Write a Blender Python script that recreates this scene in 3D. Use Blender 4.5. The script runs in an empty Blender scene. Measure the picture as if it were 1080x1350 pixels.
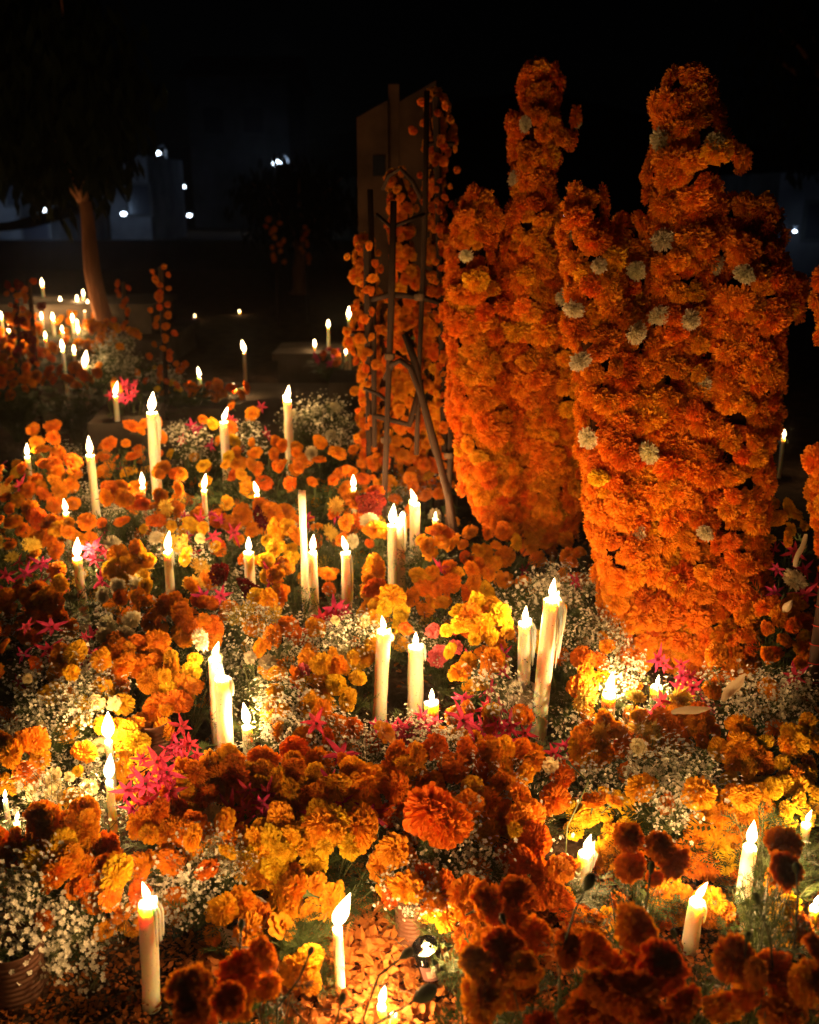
import bpy, math, random
from math import sin, cos, pi, radians, sqrt, atan2, exp
from mathutils import Vector, Matrix, Quaternion, Euler

SC = bpy.context.scene
COL = SC.collection
RNG = random.Random(11)

# ------------------------------------------------------------------ camera, sky, sun, exposure
CAM_Z, PITCH, F = 1.55, radians(18), 1300.0
cam_d = bpy.data.cameras.new('camera'); cam = bpy.data.objects.new('camera', cam_d); COL.objects.link(cam)
cam.location = (0, 0, CAM_Z); cam.rotation_euler = (radians(90) - PITCH, 0, 0)
cam_d.sensor_fit = 'VERTICAL'; cam_d.sensor_height = 36.0; cam_d.lens = 36.0 * F / 1350.0
cam_d.clip_start = 0.05; cam_d.clip_end = 600
cam_d.dof.use_dof = True; cam_d.dof.focus_distance = 2.55; cam_d.dof.aperture_fstop = 3.0
SC.camera = cam

world = bpy.data.worlds.new('World'); SC.world = world; world.use_nodes = True
wn = world.node_tree.nodes; wl = world.node_tree.links; wn.clear()
sky = wn.new('ShaderNodeTexSky'); sky.sky_type = 'NISHITA'; sky.sun_disc = False
sky.sun_elevation = radians(32); sky.sun_rotation = radians(140)
bgn = wn.new('ShaderNodeBackground'); bgn.inputs['Strength'].default_value = 0.00005
wo = wn.new('ShaderNodeOutputWorld')
wl.new(sky.outputs[0], bgn.inputs[0]); wl.new(bgn.outputs[0], wo.inputs[0])
moon_d = bpy.data.lights.new('moonlight', 'SUN'); moon_d.energy = 0.0004; moon_d.angle = radians(0.5); moon_d.color = (1, .95, .88)
moon = bpy.data.objects.new('moonlight', moon_d); COL.objects.link(moon)
moon.rotation_euler = (radians(58), 0, radians(140))

vs = SC.view_settings
SC.display_settings.display_device = 'sRGB'
vs.view_transform = 'Standard'; vs.look = 'None'; vs.gamma = 1.0; vs.use_curve_mapping = False; vs.exposure = 0.0
SC.render.engine = 'CYCLES'
cy = SC.cycles
cy.use_denoising = True
cy.max_bounces = 7; cy.diffuse_bounces = 4; cy.glossy_bounces = 2; cy.transmission_bounces = 4
cy.transparent_max_bounces = 8; cy.sample_clamp_indirect = 4.0; cy.use_light_tree = True
cy.caustics_reflective = False; cy.caustics_refractive = False

CANDLE_W = 3.9
CANDLE_C = (1.0, 0.545, 0.21)
FLAME_E = 16.0

# ------------------------------------------------------------------ places
def ray(px, py):
    x = (px - 540) / F; v = (675 - py) / F
    return Vector((x, cos(PITCH) + v * sin(PITCH), -sin(PITCH) + v * cos(PITCH)))
def at(px, py, Y):
    d = ray(px, py); return Vector((0, 0, CAM_Z)) + d * (Y / d.y)
def depth(p):
    return p.y * cos(PITCH) + (CAM_Z - p.z) * sin(PITCH)
def proj(p):
    dd = depth(p); u = p.y * sin(PITCH) - (CAM_Z - p.z) * cos(PITCH)
    return 540 + F * p.x / dd, 675 - F * u / dd, dd

# ------------------------------------------------------------------ materials
def new_mat(name):
    m = bpy.data.materials.new(name); m.use_nodes = True
    nt = m.node_tree; nt.nodes.clear()
    out = nt.nodes.new('ShaderNodeOutputMaterial')
    return m, nt, out
def N(nt, t, **kw):
    n = nt.nodes.new(t)
    for k, v in kw.items(): setattr(n, k, v)
    return n
def petal_mat(name, transl=0.38, var=0.25, rough=0.7):
    """petals: object colour, varied from bloom to bloom and across each bloom; light passes through them"""
    m, nt, out = new_mat(name); L = nt.links.new
    oi = N(nt, 'ShaderNodeObjectInfo'); tc = N(nt, 'ShaderNodeTexCoord')
    no = N(nt, 'ShaderNodeTexNoise'); no.inputs['Scale'].default_value = 55; no.inputs['Detail'].default_value = 3
    L(tc.outputs['Object'], no.inputs['Vector'])
    hs = N(nt, 'ShaderNodeHueSaturation')
    mh = N(nt, 'ShaderNodeMapRange'); mh.inputs['To Min'].default_value = 0.5 - 0.014; mh.inputs['To Max'].default_value = 0.5 + 0.016
    L(oi.outputs['Random'], mh.inputs['Value']); L(mh.outputs[0], hs.inputs['Hue'])
    mv = N(nt, 'ShaderNodeMapRange'); mv.inputs['From Min'].default_value = .25; mv.inputs['From Max'].default_value = .75
    mv.inputs['To Min'].default_value = 1 - var; mv.inputs['To Max'].default_value = 1 + var * .6
    L(no.outputs['Fac'], mv.inputs['Value']); L(mv.outputs[0], hs.inputs['Value']); L(oi.outputs['Color'], hs.inputs['Color'])
    b = N(nt, 'ShaderNodeBsdfPrincipled'); b.inputs['Roughness'].default_value = rough
    b.inputs['Specular IOR Level'].default_value = 0.25
    L(hs.outputs[0], b.inputs['Base Color'])
    t = N(nt, 'ShaderNodeBsdfTranslucent'); L(hs.outputs[0], t.inputs['Color'])
    mx = N(nt, 'ShaderNodeMixShader'); mx.inputs[0].default_value = transl
    L(b.outputs[0], mx.inputs[1]); L(t.outputs[0], mx.inputs[2]); L(mx.outputs[0], out.inputs[0])
    return m
def solid(name, col, rough=0.7, spec=0.3, noise=None, bump=None, metal=0.0, col2=None, transl=0.0, stretch=None):
    m, nt, out = new_mat(name); L = nt.links.new
    b = N(nt, 'ShaderNodeBsdfPrincipled'); b.inputs['Roughness'].default_value = rough
    b.inputs['Specular IOR Level'].default_value = spec; b.inputs['Metallic'].default_value = metal
    b.inputs['Base Color'].default_value = (*col, 1)
    tc = N(nt, 'ShaderNodeTexCoord'); mp = N(nt, 'ShaderNodeMapping'); L(tc.outputs['Object'], mp.inputs[0])
    if stretch: mp.inputs['Scale'].default_value = stretch
    if noise:
        no = N(nt, 'ShaderNodeTexNoise'); no.inputs['Scale'].default_value = noise; no.inputs['Detail'].default_value = 6
        L(mp.outputs[0], no.inputs['Vector'])
        cr = N(nt, 'ShaderNodeValToRGB'); cr.color_ramp.elements[0].position = .32; cr.color_ramp.elements[1].position = .68
        c2 = col2 or tuple(c * .5 for c in col)
        cr.color_ramp.elements[0].color = (*c2, 1); cr.color_ramp.elements[1].color = (*col, 1)
        L(no.outputs['Fac'], cr.inputs[0]); L(cr.outputs[0], b.inputs['Base Color'])
    if bump:
        nb = N(nt, 'ShaderNodeTexNoise'); nb.inputs['Scale'].default_value = bump[0]; nb.inputs['Detail'].default_value = 5
        L(mp.outputs[0], nb.inputs['Vector'])
        bp = N(nt, 'ShaderNodeBump'); bp.inputs['Strength'].default_value = bump[1]; bp.inputs['Distance'].default_value = bump[2]
        L(nb.outputs['Fac'], bp.inputs['Height']); L(bp.outputs[0], b.inputs['Normal'])
    last = b.outputs[0]
    if transl:
        t = N(nt, 'ShaderNodeBsdfTranslucent'); t.inputs[0].default_value = (*col, 1)
        mx = N(nt, 'ShaderNodeMixShader'); mx.inputs[0].default_value = transl
        L(last, mx.inputs[1]); L(t.outputs[0], mx.inputs[2]); last = mx.outputs[0]
    L(last, out.inputs[0])
    return m
def emit(name, col, s):
    m, nt, out = new_mat(name)
    e = N(nt, 'ShaderNodeEmission'); e.inputs[0].default_value = (*col, 1); e.inputs[1].default_value = s
    nt.links.new(e.outputs[0], out.inputs[0]); m.cycles.emission_sampling = 'NONE'
    return m

M = {}
M['petal'] = petal_mat('petal')
M['plume'] = petal_mat('plume', .15, .4, .9)
M['floret'] = solid('white_floret', (.78, .76, .62), .6, transl=.35)
M['leaf'] = solid('leaf_green', (.075, .115, .030), .55, .35, noise=18, col2=(.035, .06, .018), transl=.25)
M['stem'] = solid('stem_green', (.11, .14, .045), .6, .3, noise=25, col2=(.06, .07, .03))
M['dry'] = solid('dry_stalk', (.13, .085, .05), .8, .2, noise=30)
M['calyx'] = solid('calyx_green', (.06, .085, .025), .7, .2)
M['husk'] = solid('corn_husk', (.62, .52, .33), .6, .3, noise=12, col2=(.42, .33, .2), transl=.3)
M['wood'] = solid('rough_wood', (.05, .027, .016), .8, .2, noise=9, col2=(.025, .015, .01), bump=(40, .6, .004), stretch=(1, 1, .12))
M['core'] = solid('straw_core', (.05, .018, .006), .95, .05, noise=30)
M['concrete'] = solid('monument_plaster', (.12, .07, .043), .9, .1, noise=5, col2=(.05, .03, .02), bump=(30, .4, .004))
M['slab'] = solid('weathered_concrete', (.13, .11, .09), .9, .15, noise=4, col2=(.06, .05, .04), bump=(25, .5, .006))
M['soil'] = solid('trodden_soil', (.075, .048, .03), .95, .08, noise=7, col2=(.03, .02, .014), bump=(38, .9, .02))
M['tin'] = solid('rusty_tin', (.17, .085, .05), .5, .4, noise=14, col2=(.09, .035, .018), metal=.4, bump=(60, .2, .001))
M['enamel'] = solid('pale_enamel', (.62, .58, .50), .45, .5, noise=8, col2=(.42, .36, .28))
M['plastic'] = solid('green_plastic', (.03, .16, .09), .4, .5)
M['red'] = solid('red_twine', (.45, .03, .02), .7, .2)
M['wick'] = solid('charred_wick', (.02, .015, .012), .9, .1)
M['hwall'] = solid('limewashed_wall', (.20, .20, .21), .9, .1, noise=.9, col2=(.06, .06, .065))
M['hdark'] = solid('dark_render', (.07, .07, .07), .9, .1, noise=1.2)
M['tiles'] = solid('clay_roof', (.16, .07, .045), .85, .1, noise=6)
M['pane'] = solid('dark_pane', (.02, .022, .03), .15, .5)
M['metal'] = solid('galvanised_metal', (.25, .26, .27), .5, .5, metal=.6)
M['lampglow'] = emit('lamp_glow', (.70, .84, 1.0), 14)
M['treeleaf'] = solid('night_leaf', (.009, .013, .006), .8, .05)
M['bark'] = solid('bark', (.42, .19, .09), .9, .1, noise=6, col2=(.12, .05, .025), bump=(12, 1, .03), stretch=(1, 1, .2))
M['tarp'] = solid('dark_tarp', (.05, .06, .08), .6, .3)

def wax_mat():
    m, nt, out = new_mat('candle_wax'); L = nt.links.new
    b = N(nt, 'ShaderNodeBsdfPrincipled')
    b.inputs['Base Color'].default_value = (.92, .76, .57, 1); b.inputs['Roughness'].default_value = .42
    b.inputs['Subsurface Weight'].default_value = 1.0
    b.inputs['Subsurface Radius'].default_value = (1.0, .48, .22); b.inputs['Subsurface Scale'].default_value = .045
    tc = N(nt, 'ShaderNodeTexCoord'); no = N(nt, 'ShaderNodeTexNoise'); no.inputs['Scale'].default_value = 90; no.inputs['Detail'].default_value = 4
    mp = N(nt, 'ShaderNodeMapping'); mp.inputs['Scale'].default_value = (1, 1, .25); L(tc.outputs['Object'], mp.inputs[0]); L(mp.outputs[0], no.inputs['Vector'])
    bp = N(nt, 'ShaderNodeBump'); bp.inputs['Strength'].default_value = .35; bp.inputs['Distance'].default_value = .002
    L(no.outputs['Fac'], bp.inputs['Height']); L(bp.outputs[0], b.inputs['Normal'])
    # soot specks
    n2 = N(nt, 'ShaderNodeTexNoise'); n2.inputs['Scale'].default_value = 160; L(tc.outputs['Object'], n2.inputs['Vector'])
    cr = N(nt, 'ShaderNodeValToRGB'); cr.color_ramp.elements[0].position = .27; cr.color_ramp.elements[1].position = .31
    cr.color_ramp.elements[0].color = (.12, .08, .05, 1); cr.color_ramp.elements[1].color = (.92, .76, .57, 1)
    L(n2.outputs['Fac'], cr.inputs[0]); L(cr.outputs[0], b.inputs['Base Color'])
    L(b.outputs[0], out.inputs[0]); return m
M['wax'] = wax_mat()
def flame_mat():
    """a flame adds its own light to whatever is behind it: emission plus full transparency"""
    m, nt, out = new_mat('candle_flame'); L = nt.links.new
    e = N(nt, 'ShaderNodeEmission'); e.inputs[0].default_value = (1, .70, .34, 1)
    lw = N(nt, 'ShaderNodeLayerWeight'); lw.inputs[0].default_value = .35
    mr = N(nt, 'ShaderNodeMapRange'); mr.inputs['To Min'].default_value = FLAME_E; mr.inputs['To Max'].default_value = FLAME_E * .12
    L(lw.outputs['Facing'], mr.inputs['Value']); L(mr.outputs[0], e.inputs[1])
    t = N(nt, 'ShaderNodeBsdfTransparent'); a = N(nt, 'ShaderNodeAddShader')
    L(e.outputs[0], a.inputs[0]); L(t.outputs[0], a.inputs[1]); L(a.outputs[0], out.inputs[0])
    m.cycles.emission_sampling = 'NONE'; return m
M['flame'] = flame_mat()
def glass_mat():
    m, nt, out = new_mat('clear_glass'); L = nt.links.new
    g = N(nt, 'ShaderNodeBsdfGlossy'); g.inputs['Roughness'].default_value = .05
    t = N(nt, 'ShaderNodeBsdfTransparent'); t.inputs[0].default_value = (.93, .93, .9, 1)
    fr = N(nt, 'ShaderNodeFresnel'); fr.inputs[0].default_value = 1.45
    mx = N(nt, 'ShaderNodeMixShader'); L(fr.outputs[0], mx.inputs[0]); L(t.outputs[0], mx.inputs[1]); L(g.outputs[0], mx.inputs[2])
    L(mx.outputs[0], out.inputs[0]); return m
M['glass'] = glass_mat()

# ------------------------------------------------------------------ object helpers
class MB:
    def __init__(s): s.v = []; s.f = []; s.m = []
    def add(s, vs_, fs, mi=0):
        o = len(s.v); s.v += [tuple(v) for v in vs_]
        for f in fs: s.f.append(tuple(i + o for i in f)); s.m.append(mi)
    def tube(s, pts, rads, n=5, mi=0, cap=True):
        pts = [Vector(p) for p in pts]; rings = []
        vs_, fs = [], []
        for i, p in enumerate(pts):
            d = (pts[min(i + 1, len(pts) - 1)] - pts[max(i - 1, 0)])
            if d.length < 1e-9: d = Vector((0, 0, 1))
            d.normalize(); a = d.cross(Vector((.13, .97, .21)));
            if a.length < .05: a = d.cross(Vector((1, 0, 0)))
            a.normalize(); b = d.cross(a); r = rads[i] if isinstance(rads, (list, tuple)) else rads
            for k in range(n):
                t = 2 * pi * k / n; vs_.append(p + a * (r * cos(t)) + b * (r * sin(t)))
        for i in range(len(pts) - 1):
            for k in range(n):
                k2 = (k + 1) % n; fs.append((i * n + k, i * n + k2, (i + 1) * n + k2, (i + 1) * n + k))
        if cap and n > 2:
            fs.append(tuple(range(n - 1, -1, -1))); o = (len(pts) - 1) * n; fs.append(tuple(o + k for k in range(n)))
        s.add(vs_, fs, mi)
    def box(s, x0, x1, y0, y1, z0, z1, mi=0):
        v = [(x, y, z) for z in (z0, z1) for y in (y0, y1) for x in (x0, x1)]
        s.add(v, [(0, 2, 3, 1), (4, 5, 7, 6), (0, 1, 5, 4), (2, 6, 7, 3), (0, 4, 6, 2), (1, 3, 7, 5)], mi)
    def lathe(s, prof, n=16, mi=0, fn=None):
        vs_, fs = [], []
        for j, (r, z) in enumerate(prof):
            for k in range(n):
                t = 2 * pi * k / n
                rr, zz = fn(j, t, r, z) if fn else (r, z)
                vs_.append((rr * cos(t), rr * sin(t), zz))
        for j in range(len(prof) - 1):
            for k in range(n):
                k2 = (k + 1) % n; fs.append((j * n + k, j * n + k2, (j + 1) * n + k2, (j + 1) * n + k))
        s.add(vs_, fs, mi)
    def mesh(s, name, mats, smooth=False):
        me = bpy.data.meshes.new(name); me.from_pydata(s.v, [], s.f)
        for m in mats: me.materials.append(m)
        me.polygons.foreach_set('material_index', s.m)
        if smooth: me.polygons.foreach_set('use_smooth', [True] * len(s.f))
        me.update(); return me

def link(name, me, parent=None, loc=None, rot=None, scale=None, color=None, kind=None):
    o = bpy.data.objects.new(name, me); COL.objects.link(o)
    if parent: o.parent = parent
    if loc is not None: o.location = loc
    if rot is not None:
        if isinstance(rot, Quaternion): o.rotation_mode = 'QUATERNION'; o.rotation_quaternion = rot
        else: o.rotation_euler = rot
    if scale is not None: o.scale = (scale,) * 3 if isinstance(scale, (int, float)) else scale
    if color: o.color = (*color, 1)
    if kind: o['kind'] = kind
    return o
def thing(name, label, cat, loc=(0, 0, 0), group=None, rot=(0, 0, 0)):
    o = bpy.data.objects.new(name, None); COL.objects.link(o); o.empty_display_size = .05
    o.location = loc; o.rotation_euler = rot; o['label'] = label; o['category'] = cat
    if group: o['group'] = group
    return o
def jit(c, a=.12):
    k = 1 + RNG.uniform(-a, a); return tuple(max(0, x * k) for x in c)

# ------------------------------------------------------------------ flower meshes
def petal(mb, base, d, w, length, width, rows, cols, curl, ruffle, rg, mi=0, cup=0.0, prof=(.25, .75, 1.0, .95)):
    """a petal leaving base along d, width along w; it bends towards n (curl) and its end ruffles"""
    n = d.cross(w).normalized(); vs_, fs = [], []
    for i in range(rows):
        t = i / (rows - 1)
        wi = width * (prof[min(int(t * (len(prof) - 1)), len(prof) - 2)] * (1 - (t * (len(prof) - 1)) % 1) + prof[min(int(t * (len(prof) - 1)) + 1, len(prof) - 1)] * ((t * (len(prof) - 1)) % 1)) if t < 1 else width * prof[-1]
        for k in range(cols):
            u = (k / (cols - 1) - .5) if cols > 1 else 0
            r = (ruffle * rg.uniform(-1, 1)) * t * t
            p = base + d * (length * t + (r * .5 - abs(u) ** 2 * width * .7 * t)) + w * (wi * u * 1.0) + n * (curl * length * t * t + r + cup * width * (4 * u * u) * t)
            vs_.append(p)
    for i in range(rows - 1):
        for k in range(cols - 1):
            a = i * cols + k; fs.append((a, a + 1, a + cols + 1, a + cols))
    mb.add(vs_, fs, mi)

def sphere_into(mb, r, c=(0, 0, 0), mi=0, sz=(1, 1, 1), n=10, m=6):
    prof = [(max(1e-4, sin(pi * j / m)) * r, -cos(pi * j / m) * r) for j in range(m + 1)]
    vs_, fs = [], []
    for rr, z in prof:
        for k in range(n):
            t = 2 * pi * k / n; vs_.append((c[0] + rr * cos(t) * sz[0], c[1] + rr * sin(t) * sz[1], c[2] + z * sz[2]))
    for j in range(m):
        for k in range(n):
            k2 = (k + 1) % n; fs.append((j * n + k, j * n + k2, (j + 1) * n + k2, (j + 1) * n + k))
    mb.add(vs_, fs, mi)

def pompom(name, n, R, flat, tmax, pw, curl, ruffle, seed, cols=4, rows=4, stand=.35, mat='petal', cup=0.0, prof=(.25, .7, 1, .92), lumps=0.0, calyx=True):
    rg = random.Random(seed); mb = MB()
    ph = [rg.uniform(0, 6.28) for _ in range(6)]
    for i in range(n):
        f = (i + .5) / n; th = tmax * f ** .62; az = i * 2.39996 + rg.uniform(-.25, .25); th += rg.uniform(-.12, .12)
        d = Vector((sin(th) * cos(az), sin(th) * sin(az), cos(th) * flat + .001)).normalized()
        rr = R * (1 + lumps * (sin(3 * az + ph[0]) * .5 + sin(5 * az + ph[1] + 4 * th) * .35)) * rg.uniform(.80, 1.10)
        dl = Vector((sin(th) * cos(az) * rr, sin(th) * sin(az) * rr, cos(th) * rr * flat))
        base = dl * stand; L = (dl - base).length
        w = Vector((-sin(az), cos(az), 0)); roll = rg.uniform(-.6, .6)
        w = (Quaternion(d, roll) @ w).normalized()
        petal(mb, base, d, w, L, pw * R * (.65 + .5 * f) * rg.uniform(.8, 1.2), rows, cols, curl * rg.uniform(.3, 1.4), ruffle * R, rg, 0, cup, prof)
    sphere_into(mb, R * .5, (0, 0, -.02 * R), 0, (1, 1, flat * .9))
    if calyx:
        mb.lathe([(R * .42, -R * .22), (R * .30, -R * .42), (R * .13, -R * .70), (R * .05, -R * 1.0), (R * .04, -R * 1.5)], 7, 1)
    return mb.mesh(name, [M[mat], M['calyx']])

HEADS = {}
HEADS['marigold'] = [pompom('marigold_bloom', 230, .041, .72, 1.8, .34, -.22, .085, 100 + s, cols=4, rows=3, lumps=.08) for s in range(3)] + \
                    [pompom('marigold_bloom', 190, .039, .60, 1.7, .38, -.08, .11, 200 + s, cols=4, rows=3, lumps=.14) for s in range(3)]
HEADS['mum'] = [pompom('chrysanthemum_bloom', 240, .037, .74, 1.85, .17, .22, .06, 300 + s, cols=3, cup=.25, prof=(.4, .9, 1, .6), lumps=.05) for s in range(2)]
HEADS['spider'] = [pompom('spider_bloom', 110, .050, .45, 1.75, .13, .20, .09, 400 + s, cols=3, rows=5, stand=.2, cup=.35, prof=(.6, 1, 1, .5)) for s in range(2)]
HEADS['carnation'] = [pompom('carnation_bloom', 110, .034, .7, 1.5, .5, .05, .14, 500 + s, cols=5) for s in range(2)]
HEADS['cockscomb'] = [pompom('cockscomb_bloom', 330, .062, .62, 1.7, .20, .0, .11, 600 + s, cols=3, rows=3, stand=.72, mat='plume', lumps=.16, calyx=False) for s in range(2)]
def small_marigold(seed):
    rg = random.Random(seed); mb = MB()
    for ring, (n, L, el, wd) in enumerate([(9, .032, .12, .021), (8, .025, .45, .017), (7, .016, .95, .011), (6, .009, 1.3, .007)]):
        for i in range(n):
            az = 2 * pi * (i + .5 * ring) / n + rg.uniform(-.15, .15)
            d = Vector((cos(az) * cos(el), sin(az) * cos(el), sin(el))); w = Vector((-sin(az), cos(az), 0))
            petal(mb, d * .003 + Vector((0, 0, .002 * ring)), d, w, L * rg.uniform(.85, 1.1), wd, 4, 5, -.15, .002, rg, 0, .1, (.35, .8, 1, .9))
    mb.lathe([(.008, -.001), (.006, -.012), (.002, -.02), (.0018, -.05)], 6, 1)
    return mb.mesh('small_marigold_bloom', [M['petal'], M['calyx']])
HEADS['small'] = [small_marigold(s) for s in (1, 2, 3)]
def lily(seed):
    rg = random.Random(seed); mb = MB()
    for i in range(6):
        az = 2 * pi * i / 6 + rg.uniform(-.12, .12); el = radians(48) + rg.uniform(-.45, .3)
        d = Vector((cos(az) * cos(el), sin(az) * cos(el), sin(el))); w = Vector((-sin(az), cos(az), 0))
        petal(mb, Vector((0, 0, 0)), d, w, .041 * rg.uniform(.7, 1.15), .0145, 7, 5, -.75 * rg.uniform(.5, 1.3), .003, rg, 0, .28, (.30, .75, 1, .85, .22))
    for i in range(5):
        az = rg.uniform(0, 6.28); mb.tube([(0, 0, 0), (cos(az) * .004, sin(az) * .004, .014), (cos(az) * .007, sin(az) * .007, .024)], .0007, 3, 0)
    mb.tube([(0, 0, .004), (0, 0, -.02), (0, 0.004, -.05)], [.005, .0035, .0015], 6, 1)
    return mb.mesh('lily_bloom', [M['petal'], M['calyx']])
HEADS['lily'] = [lily(s) for s in (5, 6, 7, 8, 9)]

def branch(p0, p1, bow, k=4):
    p0, p1 = Vector(p0), Vector(p1); mid = (p0 + p1) / 2 + Vector(bow)
    return [(p0 * (1 - t) ** 2 + mid * 2 * t * (1 - t) + p1 * t * t) for t in [i / k for i in range(k + 1)]]
def floret(mb, c, up, s, rg, mi):
    a = up.orthogonal().normalized(); b = up.cross(a); r0 = rg.uniform(0, 6.28)
    for i in range(5):
        t = r0 + 2 * pi * i / 5; d = a * cos(t) + b * sin(t); w = up.cross(d)
        vs_ = [c, c + d * s * .6 + w * s * .36 + up * s * .22, c + d * s * rg.uniform(.8, 1.05) + up * s * .18, c + d * s * .6 - w * s * .36 + up * s * .22]
        mb.add(vs_, [(0, 1, 2, 3)], mi)
def babys_breath(seed):
    """airy spray: thin forked stems ending in tiny white florets"""
    rg = random.Random(seed); mb = MB()
    for i in range(22):
        az = rg.uniform(0, 6.28); rad = .12 * sqrt(rg.random()); z = .22 * rg.uniform(.62, 1.0) - rad * .5
        tip = Vector((rad * cos(az), rad * sin(az), z)); root = Vector((rg.uniform(-.01, .01), rg.uniform(-.01, .01), 0))
        mb.tube(branch(root, tip, (rad * .3 * cos(az), rad * .3 * sin(az), .02), 3), [.0013, .0011, .0009, .0006], 3, 1)
        for j in range(9):
            o = Vector((rg.gauss(0, .021), rg.gauss(0, .021), rg.gauss(.006, .018))); q = tip + o
            mb.tube([tip - Vector((0, 0, .028)) * rg.random(), q], [.0006, .0004], 3, 1, False)
            floret(mb, q, (o.normalized() * .6 + Vector((rg.uniform(-.5, .5), rg.uniform(-.5, .5) - .4, .6))).normalized(), rg.uniform(.0042, .0088), rg, 0)
    return mb.mesh('babys_breath_spray', [M['floret'], M['stem']])
SPRAY = [babys_breath(s) for s in range(4)]
def tiny_daisy_spray(seed):
    rg = random.Random(seed); mb = MB()
    for i in range(26):
        az = rg.uniform(0, 6.28); rad = .10 * sqrt(rg.random()); tip = Vector((rad * cos(az), rad * sin(az), .2 * rg.uniform(.7, 1) - rad * .4))
        mb.tube(branch((0, 0, 0), tip, (rad * .2, 0, .01), 3), [.0014, .0012, .001, .0007], 3, 1)
        for j in range(3):
            q = tip + Vector((rg.gauss(0, .013), rg.gauss(0, .013), rg.gauss(0, .01)))
            up = Vector((rg.uniform(-.6, .6), rg.uniform(-.9, .2), .7)).normalized(); a = up.orthogonal().normalized(); b = up.cross(a)
            for k in range(9):
                t = 6.283 * k / 9; d = a * cos(t) + b * sin(t); w = up.cross(d); s = .0085
                mb.add([q, q + d * s * .7 + w * s * .24, q + d * s + up * s * .1, q + d * s * .7 - w * s * .24], [(0, 1, 2, 3)], 0)
            sphere_into(mb, .003, q + up * .001, 2, n=5, m=3)
    return mb.mesh('white_daisy_spray', [M['floret'], M['stem'], M['stem']])
DAISY = [tiny_daisy_spray(40), tiny_daisy_spray(41)]

def leafy(mb, p, d, L, rg, pairs=6, mi=0, wl=.34):
    """pinnate marigold leaf: a rib with pairs of pointed leaflets"""
    up = Vector((0, 0, 1)); side = d.cross(up)
    if side.length < .1: side = Vector((1, 0, 0))
    side.normalize(); nrm = side.cross(d).normalized()
    droop = rg.uniform(.1, .5)
    for i in range(pairs + 1):
        t = .15 + .85 * i / pairs; c = p + d * (L * t) - nrm * (droop * L * t * t)
        ll = L * wl * (1 - .55 * abs(t - .45))
        for sgn in ((-1, 1) if i < pairs else (0,)):
            dd = (d * .75 + side * sgn * .8 + nrm * rg.uniform(-.25, .35)).normalized(); ww = dd.cross(nrm).normalized() * ll * .14
            mb.add([c, c + dd * ll * .5 + ww, c + dd * ll, c + dd * ll * .5 - ww], [(0, 1, 2, 3)], mi)
    mb.tube([p, p + d * L * .5 - nrm * (droop * L * .25), p + d * L - nrm * (droop * L)], [.0012, .001, .0005], 3, mi, False)
def foliage(seed, nst=16, nleaf=7):
    """unit bundle of leafy stems, base at the origin, about 1 m high before scaling by bouquet height"""
    rg = random.Random(seed); mb = MB()
    for i in range(nst):
        az = 2 * pi * i / nst + rg.uniform(-.3, .3); rad = .62 * sqrt(rg.uniform(.05, 1))
        tip = Vector((rad * cos(az), rad * sin(az), rg.uniform(.62, 1.0) - .25 * rad)); pts = branch((0, 0, 0), tip, (rad * .1 * cos(az), rad * .1 * sin(az), .18), 4)
        mb.tube(pts, [.011, .010, .009, .008, .006], 4, 1)
        for j in range(nleaf):
            t = rg.uniform(.3, .98); q = pts[0].lerp(pts[-1], t) + Vector((0, 0, .08 * (1 - t))); a2 = rg.uniform(0, 6.28)
            d = Vector((cos(a2), sin(a2), rg.uniform(-.15, .7))).normalized()
            leafy(mb, q, d, rg.uniform(.2, .36), rg)
    return mb.mesh('foliage_bundle', [M['leaf'], M['stem']])
FOL = [foliage(s) for s in range(4)]

ORANGE, DEEP, YEL, GOLD = (.88, .31, .010), (.80, .21, .008), (.90, .55, .018), (.90, .41, .012)
WHITE, SPID, PINK, CRIM, ROSE, CREAM = (.80, .74, .52), (.85, .60, .10), (.62, .05, .14), (.20, .006, .010), (.80, .16, .17), (.82, .72, .38)
KIND = {  # code: (mesh set, part name, colour, size)
    'O': ('marigold', 'marigold', ORANGE, 1.0), 'D': ('marigold', 'marigold', DEEP, 1.0), 'Y': ('marigold', 'marigold', YEL, .92),
    'A': ('marigold', 'marigold', GOLD, 1.0), 'W': ('mum', 'chrysanthemum', WHITE, .95), 'S': ('spider', 'spider_chrysanthemum', SPID, 1.0),
    'P': ('lily', 'pink_lily', PINK, 1.0), 'C': ('cockscomb', 'cockscomb', CRIM, 1.0), 'K': ('carnation', 'carnation', ROSE, 1.0),
    'Z': ('small', 'small_marigold', ORANGE, 1.1), 'z': ('small', 'small_marigold', YEL, .9), 'N': ('small', 'small_marigold', CREAM, .8)}
def head(code, parent, pos, axis, s=1.0, local=True, rg=RNG):
    ms, nm, c, k = KIND[code]
    q = Vector((0, 0, 1)).rotation_difference(axis.normalized()) @ Quaternion((0, 0, 1), rg.uniform(0, 6.28))
    loc = pos - parent.location if local else pos
    kk = k * s * rg.uniform(.84, 1.14)
    return link(nm, rg.choice(HEADS[ms]), parent, loc, q, (kk * (an := rg.uniform(.84, 1.2)), kk / an, kk * rg.uniform(.8, 1.15)), jit(c, .14))

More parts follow.
